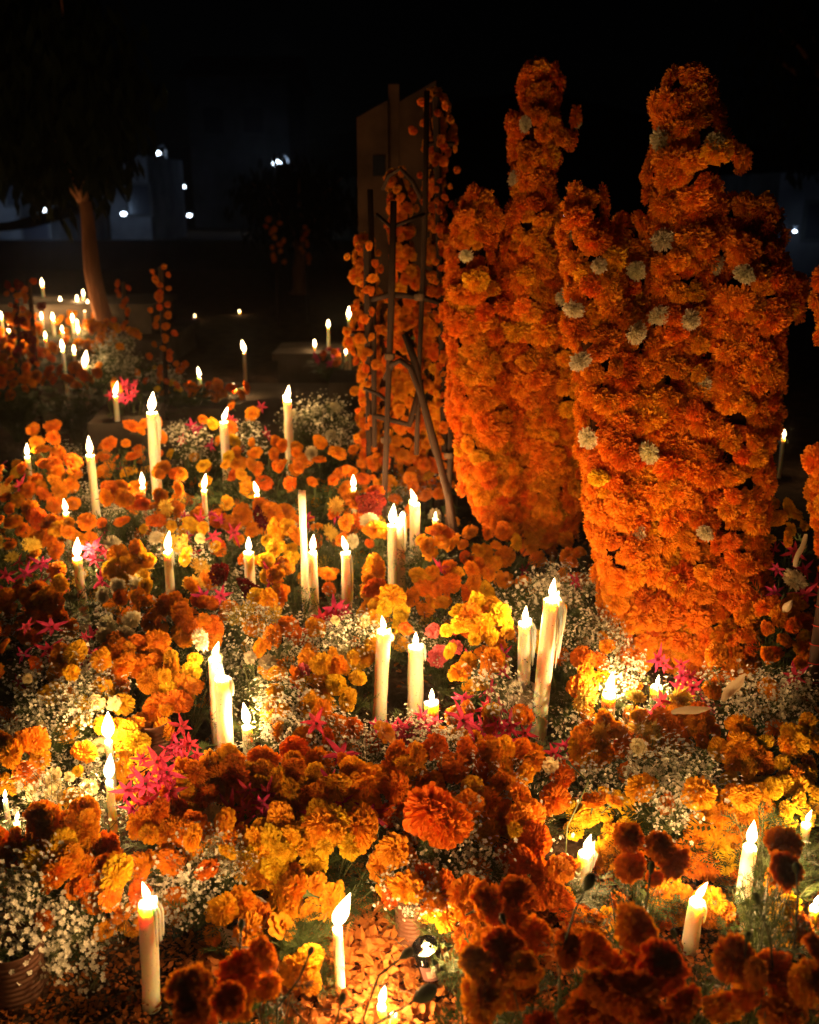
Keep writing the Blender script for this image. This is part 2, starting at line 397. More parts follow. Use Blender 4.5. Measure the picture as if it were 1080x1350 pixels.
# ================================================================== SETTING
mb = MB(); n = 60
xs = [-90 + 180 * i / n for i in range(n + 1)]
def gz(x, y): return .012 * sin(x * 3.1 + 1) * cos(y * 2.7) + .008 * sin(7 * x + 3 * y) if abs(x) < 6 and 0 < y < 12 else 0
gx = [-90, -60, -40, -25, -15, -10, -7] + [-6 + .2 * i for i in range(61)] + [7, 10, 15, 25, 40, 60, 90]
gy = [-20, -10, -5, -2, 0] + [.2 * i for i in range(1, 61)] + [14, 18, 24, 32, 45, 60, 90, 140]
vs_ = [(x, y, gz(x, y)) for y in gy for x in gx]
fs = [(j * len(gx) + i, j * len(gx) + i + 1, (j + 1) * len(gx) + i + 1, (j + 1) * len(gx) + i) for j in range(len(gy) - 1) for i in range(len(gx) - 1)]
mb.add(vs_, fs); g = link('ground', mb.mesh('ground', [M['soil']], True)); g['kind'] = 'structure'

# night-black hillside far behind
mb = MB(); hp = []
for j, (y, k) in enumerate([(70, 0), (85, .6), (110, 1), (140, 1.1)]):
    for i in range(41):
        x = -100 + 5 * i; hp.append((x, y, (-.3 + k * (7 + 3 * sin(x * .05 + 1) + 1.5 * sin(x * .13)))))
mb.add(hp, [(j * 41 + i, j * 41 + i + 1, (j + 1) * 41 + i + 1, (j + 1) * 41 + i) for j in range(3) for i in range(40)])
h = link('hills', mb.mesh('hills', [solid('hill_scrub', (.03, .035, .02), .95, .05, noise=.4)], True)); h['kind'] = 'structure'

def one(name, mb_, mats, label, cat, loc=(0, 0, 0), smooth=False, group=None):
    o = link(name, mb_.mesh(name, mats, smooth), None, loc); o['label'] = label; o['category'] = cat
    if group: o['group'] = group
    return o

# --- grave monument of three pointed plaster slabs
c = at(522, 420, 6.2); mon = thing('grave_monument', 'tall plaster grave monument with slanting top behind the wooden flower frame', 'monument', (c.x, c.y, 0))
def prism(mb_, x0, x1, y0, y1, zl, zr, z0=0, mi=0):
    v = [(x0, y0, z0), (x1, y0, z0), (x1, y1, z0), (x0, y1, z0), (x0, y0, zl), (x1, y0, zr), (x1, y1, zr), (x0, y1, zl)]
    mb_.add(v, [(0, 3, 2, 1), (4, 5, 6, 7), (0, 1, 5, 4), (1, 2, 6, 5), (2, 3, 7, 6), (3, 0, 4, 7)], mi)
k = depth(at(522, 300, 6.2)) / F
zt = lambda py: at(522, py, 6.2).z
mb = MB(); prism(mb, (473 - 522) * k, (513 - 522) * k, 0, .2, zt(155), zt(132)); link('slab', mb.mesh('slab', [M['concrete']]), mon)
mb = MB(); prism(mb, (528 - 522) * k, (574 - 522) * k, -.05, .17, zt(135), zt(107)); link('slab', mb.mesh('slab', [M['concrete']]), mon)
mb = MB(); prism(mb, (513 - 522) * k + .003, (528 - 522) * k - .003, .04, .24, zt(110), zt(110)); link('pillar', mb.mesh('pillar', [M['concrete']]), mon)
mb = MB(); mb.box(-.42, .40, -.12, .34, 0, .42); link('plinth', mb.mesh('plinth', [M['slab']]), mon)
mb = MB(); mb.box((493 - 522) * k, (509 - 522) * k, -.012, .0, zt(232), zt(205)); link('niche', mb.mesh('niche', [M['pane']]), mon)

# --- low tombs and kerbs
def tomb(px, py, Y, sx, sy, sz, label, rz=0.0, top=True):
    p = at(px, py, Y); t = thing('low_tomb', label, 'tomb', (p.x, p.y, 0), None, (0, 0, rz))
    mb_ = MB(); mb_.box(-sx / 2, sx / 2, -sy / 2, sy / 2, 0, sz); link('tomb_body', mb_.mesh('tomb_body', [M['slab']]), t)
    if top:
        mb_ = MB(); mb_.box(-sx / 2 - .04, sx / 2 + .04, -sy / 2 - .04, sy / 2 + .04, sz + .001, sz + .06); link('tomb_lid', mb_.mesh('tomb_lid', [M['slab']]), t)
    return t
tomb(430, 520, 5.6, 1.1, .5, .28, 'low concrete tomb lid left of the wooden frame, behind the baby\'s breath', .12)
tomb(170, 560, 5.2, .32, .5, .42, 'dark block-like tomb behind the pair of candles at left', .1, False)
tomb(300, 545, 6.4, 1.3, .8, .22, 'low dark tomb carrying small votive candles in the middle distance', -.05)
tomb(210, 575, 4.95, .22, .3, .40, 'small brown stone block just left of the tall double candle', 0, False)
tomb(60, 455, 9.6, 2.6, 1.6, .22, 'low grave crowded with distant candles at the far left', 0)
tomb(65, 410, 9.75, 2.2, .9, .50, 'raised back ledge of the far left grave with tiny flames on top', 0)
tomb(440, 470, 8.6, .9, .6, .2, 'small distant grave with candles left of the flower frame', 0)

# --- boundary wall and houses with cold lamps
mb = MB(); mb.box(-22, 24, 21.0, 21.25, 0, .60); w = one('boundary_wall', mb, [M['hdark']], 'low dark cemetery wall running across behind the graves', 'wall')
def house(px0, px1, Y, zt_, label, wallmat, roof=True, dep=6, wins=()):
    x0, x1 = at(px0, 300, Y).x, at(px1, 300, Y).x; cx = (x0 + x1) / 2; hw = (x1 - x0) / 2
    t = thing('house', label, 'house', (cx, Y, 0))
    mb_ = MB(); mb_.box(-hw, hw, 0, dep, 0, zt_); link('wall', mb_.mesh('wall', [wallmat]), t)
    if roof:
        mb_ = MB(); v = [(-hw - .4, -.5, zt_ + .01), (hw + .4, -.5, zt_ + .01), (hw + .4, dep + .5, zt_ + .01), (-hw - .4, dep + .5, zt_ + .01), (-hw - .4, dep / 2, zt_ + 1.3), (hw + .4, dep / 2, zt_ + 1.3)]
        mb_.add(v, [(0, 1, 5, 4), (2, 3, 4, 5), (0, 4, 3), (1, 2, 5), (0, 3, 2, 1)]); link('roof', mb_.mesh('roof', [M['tiles']]), t)
    for (wx, wz, ww, wh, nm) in wins:
        mb_ = MB(); mb_.box(-ww / 2, ww / 2, -.03, .0, -wh / 2, wh / 2); fr = link(nm, mb_.mesh(nm, [M['hdark']]), t, (wx * hw, -.001, wz))
        mb_ = MB(); mb_.box(-ww / 2 + .08, ww / 2 - .08, -.04, -.032, -wh / 2 + .08, wh / 2 - .08); link('pane', mb_.mesh('pane', [M['pane']]), fr)
    return t
house(-40, 62, 30, 3.0, 'white-walled house lit by a cold lamp at the far left behind the wall', M['hwall'], True, 6, ((.35, 1.6, .8, 1, 'window'), (.72, 1.0, .9, 2, 'door')))
house(146, 200, 32, 2.6, 'small pale house lit blue-white right of the orange tree trunk', M['hwall'], False, 5, ((.5, 1.3, .8, 1, 'window'),))
house(258, 385, 46, 6.2, 'dim two-storey building behind the brightest cold lamp', M['hdark'], True, 8, ((-.5, 4.5, 1, 1.2, 'window'), (.3, 4.5, 1, 1.2, 'window')))
house(435, 478, 26, 1.9, 'faint grey hut just left of the tall plaster monument', M['hdark'], False, 4, ((0, 1.0, .5, .6, 'window'),))
house(1022, 1100, 20, 1.9, 'faint grey wall of a low house at the right edge behind the flower column', M['hwall'], False, 5, ((.4, 1.0, .6, .8, 'window'),))
house(340, 412, 28, 2.1, 'small dark house with greenish light in its doorways', M['hdark'], False, 5, ((.1, 1.0, .5, 1.9, 'door'), (.7, 1.0, .5, 1.9, 'door')))

def lamp(px, py, Y, label, s=.09, watts=60, color=(.45, .66, 1.0), pole=True, arm=.35, nm='street_lamp', off=-.25):
    p = at(px, py, Y); t = thing(nm, label, 'lamp', (p.x, p.y, 0 if pole else p.z - .1), 'cold lamps in the dark distance')
    zo = p.z if pole else .1
    mb_ = MB(); sphere_into(mb_, s, (0, 0, 0), 0, (1.2, 1, .7)); link('bulb', mb_.mesh('bulb', [M['lampglow']], True), t, (0, 0, zo))
    mb_ = MB(); mb_.lathe([(.02, s * 1.9), (s * .9, s * 1.3), (s * 1.6, s * .75)], 12); link('lamp_hood', mb_.mesh('lamp_hood', [M['metal']], True), t, (0, 0, zo))
    if pole:
        mb_ = MB(); mb_.tube([(arm, .05, 0), (arm, .05, zo + .1), (arm * .7, .05, zo + .3), (0, 0, zo + s * 2)], [.06, .05, .04, .03], 8); link('pole', mb_.mesh('pole', [M['metal']], True), t)
    else:
        mb_ = MB(); mb_.box(-.03, .03, 0, .5, zo + s * 1.2, zo + s * 1.2 + .05); link('bracket', mb_.mesh('bracket', [M['metal']]), t)
    if watts:
        ld = bpy.data.lights.new('lamp_light', 'POINT'); ld.energy = watts * 2.0; ld.color = color; ld.shadow_soft_size = .08
        lo = bpy.data.objects.new('lamp_light', ld); COL.objects.link(lo); lo.parent = t; lo.location = (0, off, zo - s * 1.3)
lamp(208, 202, 38, 'cold street lamp highest at left, above a thin pole', .085, 1, arm=.30)
lamp(365, 215, 40, 'brightest cold street lamp on a curved pole left of the monument', .14, 18, arm=.45)
lamp(241, 246, 40, 'tiny white lamp low between the two street lamps', .09, 3, nm='wall_lamp', pole=False)
lamp(163, 282, 29.5, 'cold wall lamp just right of the orange tree trunk', .07, 4, nm='wall_lamp', pole=False)
lamp(62, 277, 28.5, 'cold wall lamp on the white house at far left', .10, 42, nm='wall_lamp', pole=False)
lamp(52, 284, 28.7, 'smaller lamp under the cold wall lamp of the white house', .06, 0, nm='wall_lamp', pole=False)
lamp(250, 284, 30, 'tiny cold lamp above the dark wall, right of the thin pole', .06, 1, nm='wall_lamp', pole=False)
lamp(386, 278, 26, 'tiny cold lamp over the left doorway of the small dark house', .05, 1.5, nm='wall_lamp', pole=False)
lamp(396, 286, 26, 'cold lamp over the right doorway of the small dark house', .07, 3, color=(.75, 1, .85), nm='wall_lamp', pole=False)
lamp(963, 246, 24, 'cold lamp glimpsed beside the tallest right marigold column', .09, 6, nm='wall_lamp', pole=False)
lamp(744, 288, 24, 'tiny blue-white lamp glimpsed between the marigold columns', .05, 1, nm='wall_lamp', pole=False)
lamp(1048, 305, 19, 'tiny lamp on the grey wall at the right edge', .03, 2.0, nm='wall_lamp', pole=False)
mb = MB(); pts = []
for j in range(7):
    for i in range(13):
        u, v = i / 12, j / 6; pts.append((-10.4 + u * 4.2, 19.5 + v * 2.2, 1.25 - .5 * sin(pi * u * .9) - .15 * sin(pi * v) + .35 * u))
mb.add(pts, [(j * 13 + i, j * 13 + i + 1, (j + 1) * 13 + i + 1, (j + 1) * 13 + i) for j in range(6) for i in range(12)])
one('tarpaulin', mb, [M['tarp']], 'dark sagging tarpaulin hung before the white house at far left', 'tarpaulin', smooth=True)

# --- trees
def tree(px_b, py_b, Y, px_t, py_t, r0, r1, label, crown, seed, nleaf=1500):
    rg = random.Random(seed); b = at(px_b, py_b, Y); tp = at(px_t, py_t, Y)
    t = thing('tree', label, 'tree', (b.x, b.y, 0)); dx = tp.x - b.x
    H = tp.z; mb_ = MB()
    pts = [(dx * f * 1.0 + .012 * sin(9 * f), .04 * sin(7 * f), H * f) for f in [0, .06, .15, .3, .45, .6, .75, .9, 1.0]]
    nn = 14; vs2, fs2 = [], []
    for i, p in enumerate(pts):
        f = i / 8; r = (r0 * (1.35 if i == 0 else 1) * (1 - f) + r1 * f)
        for k_ in range(nn):
            th = 2 * pi * k_ / nn; rr = r * (1 + .16 * sin(3 * th + f * 2) + .13 * sin(7 * th + 3 * f))
            vs2.append((p[0] + rr * cos(th), p[1] + rr * sin(th), p[2]))
    for i in range(8):
        for k_ in range(nn): fs2.append((i * nn + k_, i * nn + (k_ + 1) % nn, (i + 1) * nn + (k_ + 1) % nn, (i + 1) * nn + k_))
    mb_.add(vs2, fs2); link('trunk', mb_.mesh('trunk', [M['bark']], True), t)
    top = Vector(pts[-1]); cr = MB()
    cx, cz, rx, rz = crown
    for i in range(9):
        az = 2 * pi * i / 9; e = Vector((cx + rx * .8 * cos(az), rx * .6 * sin(az), cz + rz * rg.uniform(0, .7)))
        mb2 = MB(); mb2.tube(branch(top - Vector((0, 0, .05)), e, (0, 0, .3), 5), [r1 * .6, r1 * .45, r1 * .35, r1 * .25, r1 * .15, .01], 6)
        link('limb', mb2.mesh('limb', [M['bark']], True), t)
    for i in range(nleaf):
        u = Vector((rg.gauss(0, 1), rg.gauss(0, 1), rg.gauss(0, 1))).normalized() * rg.random() ** .35
        p = Vector((cx + u.x * rx, u.y * rx * .8, cz + u.z * rz - (.35 * rg.random() ** 3 if rg.random() < .4 else 0)))
        if label.startswith('leaning') and p.z < (1.84 if abs(p.x - dx) < .4 else 1.98) - .25 * (rg.random() < .25) - .22 * (abs(p.x - dx) < .35): continue
        for q in range(3):
            c_ = p + Vector((rg.gauss(0, .12), rg.gauss(0, .12), rg.gauss(0, .12))); d = Vector((rg.uniform(-.5, .5), rg.uniform(-.5, .5), -1)).normalized(); w_ = Vector((rg.uniform(-1, 1), rg.uniform(-1, 1), 0)).normalized() * .035; L = rg.uniform(.15, .26)
            cr.add([c_, c_ + d * L * .5 + w_, c_ + d * L, c_ + d * L * .5 - w_], [(0, 1, 2, 3)])
    link('crown', cr.mesh('crown', [M['treeleaf']]), t, kind='stuff')
tree(140, 450, 9.0, 110, 266, .095, .045, 'leaning tree whose trunk glows orange behind the far left candles', (-.62, 2.45, 1.05, .9), 5, 3600)
tree(395, 420, 16.0, 395, 330, .12, .08, 'dark leafy tree left of the plaster monument', (0, 1.45, .9, .55), 6, 500)
tree(-90, 430, 13.0, -30, 280, .2, .15, 'dark tree overhanging the far left edge', (.4, 3.2, 1.4, 1.2), 7, 1200)
tree(1150, 430, 12.0, 1140, 200, .2, .15, 'dark tree beyond the right edge of the flower columns', (-.6, 3.0, 1.3, 1.2), 8, 700)

# --- thin smoke haze, added for a soft glow round the flames
mb = MB(); mb.box(-14, 14, -1.5, 20.5, -1, 5.2); hz = link('haze', mb.mesh('haze', []), None); hz['kind'] = 'stuff'
m, nt, out = new_mat('smoke_haze'); pv = N(nt, 'ShaderNodeVolumePrincipled'); pv.inputs['Density'].default_value = .0013; pv.inputs['Anisotropy'].default_value = .93
pv.inputs['Color'].default_value = (.9, .88, .85, 1); nt.links.new(pv.outputs[0], out.inputs['Volume']); hz.data.materials.append(m)

# ================================================================== MARIGOLD CROSSES
def column_cross(name, label, Y, posts, whites, yellows, seed, dense=1.0, sc=1.0, limit=300, spacing=.0435, dr=.75):
    """posts: polylines of (px, py, halfwidth px); blooms wrap the front and the sides of each post"""
    rg = random.Random(seed); mid = at(posts[0][len(posts[0]) // 2][0], 500, Y)
    t = thing(name, label, 'flower cross', (mid.x, Y, 0)); cand = []
    for pi_, post in enumerate(posts):
        pts = []
        for a, b in zip(post[:-1], post[1:]):
            n_ = max(1, int(abs(b[1] - a[1]) * depth(at(a[0], a[1], Y)) / F / .02))
            for i in range(n_):
                f = i / n_; pts.append([a[j] * (1 - f) + b[j] * f for j in range(3)] + [a[3] if len(a) > 3 else 0])
        pts.append(list(post[-1][:3]) + [0])
        row, acc, lastz = 0, 0, None; ph_ = [rg.uniform(0, 6.28) for _ in range(6)]
        # solid core
        mbc = MB(); rings = []
        for q in pts[::3]:
            p = at(q[0], q[1], Y + q[3]); k_ = depth(p) / F; hw = q[2] * k_ * .62
            rings.append((p, hw))
        nn = 12; v2 = [(p.x - mid.x + hw * cos(2 * pi * k_ / nn), p.y - Y + hw * dr * sin(2 * pi * k_ / nn), p.z) for p, hw in rings for k_ in range(nn)]
        f2 = [(i * nn + k_, i * nn + (k_ + 1) % nn, (i + 1) * nn + (k_ + 1) % nn, (i + 1) * nn + k_) for i in range(len(rings) - 1) for k_ in range(nn)]
        f2 += [tuple(range(nn)), tuple((len(rings) - 1) * nn + k_ for k_ in range(nn))]
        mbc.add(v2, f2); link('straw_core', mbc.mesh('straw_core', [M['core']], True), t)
        pb = rings[-1][0]; tb = rings[0][0]
        mbp = MB(); mbp.tube([(pb.x - mid.x, .03, 0), (tb.x - mid.x, .03, tb.z - .05)], .022, 6); link('wooden_pole', mbp.mesh('wooden_pole', [M['wood']]), t)
        for q in pts:
            p = at(q[0], q[1], Y + q[3])
            if lastz is not None and abs(lastz - p.z) < spacing * .86: continue
            lastz = p.z; row += 1; k_ = depth(p) / F; hw = max(.01, q[2] * k_ - .014 * sc)
            per = pi * (hw + hw * dr) / 2 * 1.25; m_ = max(2, int(per / spacing * dense))
            for i in range(m_ + 1):
                a = -pi * .12 + (pi * 1.24) * (i + .5 * (row % 2)) / m_ + rg.uniform(-.08, .08)
                ra = 1 + rg.uniform(-.06, .08) + .08 * sin(p.z * 21 + ph_[0] + 1.3 * sin(2 * a + ph_[1])) + .06 * sin(p.z * 47 + 3 * a + ph_[2])
                pos = Vector((p.x + hw * ra * cos(a), p.y - hw * dr * ra * sin(a) - rg.uniform(-.012, .03), p.z + rg.uniform(-.02, .02)))
                ax = Vector((cos(a) * .9, -sin(a) / 1.0, .12 + rg.uniform(-.3, .3))) + Vector((rg.uniform(-.25, .25), rg.uniform(-.25, .25), 0))
                cand.append((pos, ax, pi_))
        p0, h0 = rings[0]
        for i in range(3): cand.append((p0 + Vector((rg.uniform(-1, 1) * h0 * .7, rg.uniform(-1, 1) * h0 * .4, .015)), Vector((rg.uniform(-.6, .6), rg.uniform(-.8, .2), 1)), pi_))
    # drop blooms buried inside a neighbouring post
    keep = []
    for pos, ax, pi_ in cand:
        if any((pos - kp).length < spacing * .62 for kp, _, _ in keep): continue
        keep.append((pos, ax, pi_))
    keep.sort(key=lambda k_: -(k_[1].normalized().dot(Vector((0, -1, 0)))) - .3 * rg.random())
    used = []
    def special(pts2, code):
        for (px, py) in pts2:
            best = min(keep, key=lambda k_: (proj(k_[0])[0] - px) ** 2 + (proj(k_[0])[1] - py) ** 2 + k_[0].y * 300)
            used.append((best, code))
    special(whites, 'W'); special(yellows, 'Y')
    sp = {id(b): c_ for b, c_ in used}
    n_ = 0; rest = []
    for it in keep:
        pos, ax, _ = it; code = sp.get(id(it)) or rg.choice('OOOOOADDO')
        if n_ < limit or id(it) in sp:
            n_ += 1; nm_o = head(code, t, pos + (Vector((0, -.045, 0)) if id(it) in sp else Vector()), ax + (Vector((0, -1.2, 0)) if id(it) in sp else Vector()), sc * (rg.uniform(.75, 1.0) if id(it) in sp else rg.choice((.75, .9, 1.0, 1.1, 1.2)) * rg.uniform(.92, 1.05)), rg=rg)
        else: rest.append(it)
    if rest:
        # the remaining side blooms join one part
        mbr = MB(); src = HEADS['marigold'][3]
        sv = [v.co.copy() for v in src.vertices]; sf = [tuple(p.vertices) for p in src.polygons if p.material_index == 0][::2]
        for pos, ax, _ in rest:
            q = Vector((0, 0, 1)).rotation_difference(ax.normalized()) @ Quaternion((0, 0, 1), rg.uniform(0, 6.28))
            o0 = pos - t.location; mbr.add([q @ (v * sc) + o0 for v in sv], sf)
        link('marigold_mass', mbr.mesh('marigold_mass', [M['petal']]), t, (0, 0, 0), color=ORANGE, kind='stuff')
    return t, len(keep)

crossA = column_cross('marigold_cross', 'marigold-covered cross with tall slim knobbed top, left of the two big flower crosses', 3.75,
    [[(712, 92, 22), (712, 112, 27), (711, 145, 22), (716, 162, 46), (716, 186, 46), (702, 200, 34), (703, 222, 28), (702, 262, 26), (704, 280, 38), (700, 330, 38), (698, 400, 36), (702, 470, 36), (710, 540, 36), (714, 600, 34), (716, 660, 34), (708, 725, 26)],
     [(735, 318, 18), (740, 380, 26), (742, 470, 30), (744, 560, 30), (744, 640, 28), (736, 700, 22)],
     [(632, 262, 18), (632, 292, 30), (618, 322, 26), (622, 350, 34), (628, 410, 40), (628, 470, 38), (634, 540, 42), (645, 600, 44), (655, 650, 40), (668, 690, 30)],
     [(672, 320, 24, .05), (672, 420, 40, .05), (674, 520, 42, .05), (682, 600, 40, .05), (690, 690, 34, .05)]],
    [(676, 238), (690, 165), (752, 168), (612, 332), (740, 402), (682, 262)], [], 21)
crossB = column_cross('marigold_cross', 'largest marigold-covered cross with broad tall top and lit lower half, at right', 3.02,
    [[(907, 106, 30), (902, 122, 38), (902, 150, 43), (912, 182, 52), (918, 208, 66), (898, 226, 46), (903, 262, 48), (902, 320, 44), (896, 380, 42), (884, 450, 42), (872, 520, 42), (866, 600, 42), (866, 680, 42), (872, 760, 42), (888, 820, 40), (905, 880, 28)],
     [(925, 380, 26), (926, 450, 38), (918, 520, 42), (912, 600, 44), (912, 680, 46), (916, 760, 44), (922, 820, 42), (935, 885, 28)],
     [(775, 262, 24), (772, 300, 32), (782, 350, 38), (786, 420, 42), (800, 480, 44), (806, 560, 44), (812, 640, 44), (824, 720, 44), (836, 790, 48), (845, 850, 34)],
     [(985, 276, 34), (978, 306, 50), (980, 350, 58), (988, 380, 66), (990, 405, 66), (975, 425, 56), (975, 480, 58), (970, 540, 54), (962, 600, 54), (958, 680, 52), (960, 760, 50), (955, 830, 46), (955, 890, 34)],
     [(828, 300, 20, .04), (832, 360, 30, .04), (836, 440, 32, .0), (836, 540, 32, .0), (838, 640, 34, .0), (846, 740, 34, .0), (856, 820, 30, 0)]],
    [(785, 358), (770, 478), (922, 692), (850, 586), (928, 508), (832, 430), (866, 408), (902, 420), (985, 372), (937, 348), (838, 370), (830, 700), (860, 178), (925, 180), (775, 580), (745, 400), (756, 300), (862, 310)],
    [(792, 630), (872, 508)], 22)
garl = column_cross('garlanded_frame', 'cluster of slim marigold garlands hung behind the bare lashed poles', 4.45,
    [[(482, 318, 12), (478, 350, 18), (486, 385, 15), (482, 430, 20), (476, 450, 24), (488, 480, 14), (486, 560, 12), (488, 610, 12)],
     [(577, 128, 13), (577, 160, 17), (582, 185, 23), (572, 215, 12), (576, 300, 13), (580, 360, 15), (572, 420, 22), (580, 480, 18), (575, 560, 20), (578, 640, 16)],
     [(522, 232, 12), (528, 262, 18), (530, 320, 15), (540, 390, 18), (528, 430, 24), (540, 500, 20), (536, 560, 22), (545, 640, 16)],
     [(606, 330, 10), (600, 400, 18), (604, 470, 20), (594, 540, 16), (598, 620, 20)],
     [(508, 400, 12), (512, 450, 18), (508, 520, 12), (516, 600, 14)]],
    [], [], 24, sc=.74, spacing=.046, limit=260)
crossC = column_cross('marigold_cross', 'marigold-covered post cut by the right edge of the picture', 2.9,
    [[(1108, 330, 16), (1106, 380, 34), (1108, 440, 26), (1124, 480, 18), (1124, 560, 20), (1106, 610, 36), (1108, 690, 36), (1116, 760, 24)]], [], [], 23)

# --- slim garlanded posts in the middle distance
def garland_post(px0, py0, px1, py1, Y, label, sp=.06, sc=.7, rg=None, color='DDO', w=.02, cross=None):
    rg = rg or random.Random(int(px0 * 7 + py0)); a, b = at(px0, py0, Y), at(px1, py1, Y)
    t = thing('garland_post', label, 'garland post', (b.x, Y, 0)); mb_ = MB()
    mb_.tube([(0, 0, 0), (a.x - b.x, 0, a.z)], .016, 6); link('wooden_pole', mb_.mesh('wooden_pole', [M['wood']]), t)
    n_ = int((a - b).length / sp * 2.6); sc *= .62; w *= 1.2
    for i in range(n_):
        p = a.lerp(b, i / n_) + Vector((rg.gauss(0, w), -.03 + rg.gauss(0, .012), rg.uniform(-.01, .01)))
        head(rg.choice(color), t, p, Vector((rg.uniform(-1, 1), -1, rg.uniform(-.4, .5))), sc * rg.uniform(.8, 1.2), rg=rg)
    for (cx_, cy_, hw_) in (cross or ()):
        c_ = at(cx_, cy_, Y); k_ = depth(c_) / F; m_ = max(2, int(2 * hw_ * k_ / sp))
        mb_ = MB(); mb_.tube([(c_.x - hw_ * k_ - b.x, .01, c_.z), (c_.x + hw_ * k_ - b.x, .01, c_.z)], .012, 5); link('crossbar', mb_.mesh('crossbar', [M['wood']]), t)
        for i in range(m_ + 1):
            p = c_ + Vector(((i / m_ * 2 - 1) * hw_ * k_, -.03, rg.uniform(-.02, .02)))
            head(rg.choice(color), t, p, Vector((rg.uniform(-1, 1), -1, rg.uniform(-.4, .5))), sc * rg.uniform(.8, 1.2), rg=rg)
    return t
garland_post(575, 128, 590, 640, 4.35, 'tallest slim garlanded post, rising before the plaster monument', .052, .68, w=.03, cross=((580, 190, 20), (585, 410, 22)))
garland_post(484, 322, 488, 640, 4.2, 'garlanded post with a hooked top left of the wooden frame', .055, .75, w=.035, color='DOO', cross=((474, 440, 16),))
garland_post(536, 250, 545, 660, 4.6, 'garlanded post in the middle of the wooden frame', .055, .62, w=.05, color='DDO', cross=((530, 400, 30), (535, 470, 30)))
garland_post(604, 262, 585, 640, 4.7, 'slim garlanded post half hidden behind the left flower cross', .055, .62, w=.03, color='DOD')
garland_post(212, 352, 216, 512, 6.0, 'dim red garlanded post standing among the dark graves', .06, .8, w=.035, color='DDD')
garland_post(163, 372, 166, 440, 8.0, 'faint garlanded post right of the orange tree trunk', .08, .9, w=.04, color='DDD')
garland_post(38, 368, 46, 488, 6.4, 'fringed dark post at left before the far candles', .06, .8, w=.03, color='DDC')
garland_post(362, 288, 364, 350, 12, 'distant dim garlanded post below the brightest street lamp', .1, 1.3, w=.06, color='DDO')
garland_post(402, 300, 404, 350, 12.5, 'farthest dim garlanded post left of the monument', .1, 1.2, w=.05, color='DDD')
garland_post(20, 372, 24, 480, 6.8, 'bare-looking post wound with dry garland at the left edge', .06, .7, w=.02, color='DCD')

# --- wooden frame of bent and straight poles
fr0 = at(540, 600, 4.0); frame = thing('pole_frame', 'bare frame of lashed straight and bent poles before the plaster monument', 'frame', (fr0.x, 4.0, 0))
def pole(pts, r=.011, mat='wood', sag=None):
    mb_ = MB(); ps = [at(*p) - frame.location for p in pts]
    mb_.tube(ps, [r * (1 + .12 * sin(i * 2.1)) for i in range(len(ps))], 7); link('pole', mb_.mesh('pole', [M[mat]], True), frame)
pole([(519, 265, 4.05), (516, 400, 4.0), (511, 540, 3.96), (506, 680, 3.92)], .013)
pole([(563, 120, 4.2), (560, 300, 4.15), (553, 480, 4.08), (549, 600, 4.0)], .011)
pole([(488, 250, 4.3), (492, 400, 4.25), (494, 590, 4.1)], .012)
pole([(534, 440, 3.98), (548, 480, 3.94), (556, 520, 3.9), (575, 590, 3.84), (592, 660, 3.78), (600, 735, 3.7)], .014)
pole([(508, 500, 4.0), (517, 480, 3.97), (528, 475, 3.94), (541, 485, 3.92), (555, 520, 3.9), (570, 585, 3.86), (590, 640, 3.8), (608, 745, 3.66)], .012)
pole([(497, 283, 4.3), (516, 300, 4.05), (560, 282, 4.15)], .008)
pole([(490, 395, 4.2), (516, 388, 4.02), (556, 392, 4.1), (596, 404, 4.2)], .012)
pole([(493, 548, 4.1), (540, 560, 4.0), (556, 500, 4.05)], .013)
pole([(597, 470, 4.15), (594, 600, 4.0), (590, 700, 3.8)], .012)
pole([(505, 250, 4.3), (512, 232, 4.28), (528, 222, 4.25), (545, 240, 4.22), (555, 262, 4.2)], .009)
pole([(480, 512, 4.1), (500, 520, 4.05), (512, 530, 4.0)], .008)
for (px, py) in [(514, 470), (509, 580), (553, 392), (592, 600)]:
    p = at(px, py, 3.98) - frame.location; mb = MB(); mb.lathe([(.02, -.012), (.022, 0), (.02, .012)], 8); link('lashing', mb.mesh('lashing', [M['dry']], True), frame, p)

# --- wound post at the right edge
p = at(1074, 900, 2.62); t = thing('wound_post', 'brown wooden post wound with red twine at the right edge', 'post', (p.x, p.y, 0))
z1 = at(1074, 680, 2.62).z
mb = MB(); mb.tube([(0, 0, 0), (0, 0, z1 * .5), (0, 0, z1)], .026, 10); link('post', mb.mesh('post', [M['wood']], True), t)
for i in range(9):
    z = .1 + i * (z1 - .15) / 9; mb = MB(); mb.tube([(.029 * cos(a), .029 * sin(a), z + .03 * a / 6.28) for a in [k_ * .52 for k_ in range(13)]], .0016, 4); link('twine', mb.mesh('twine', [M['red']], True), t)

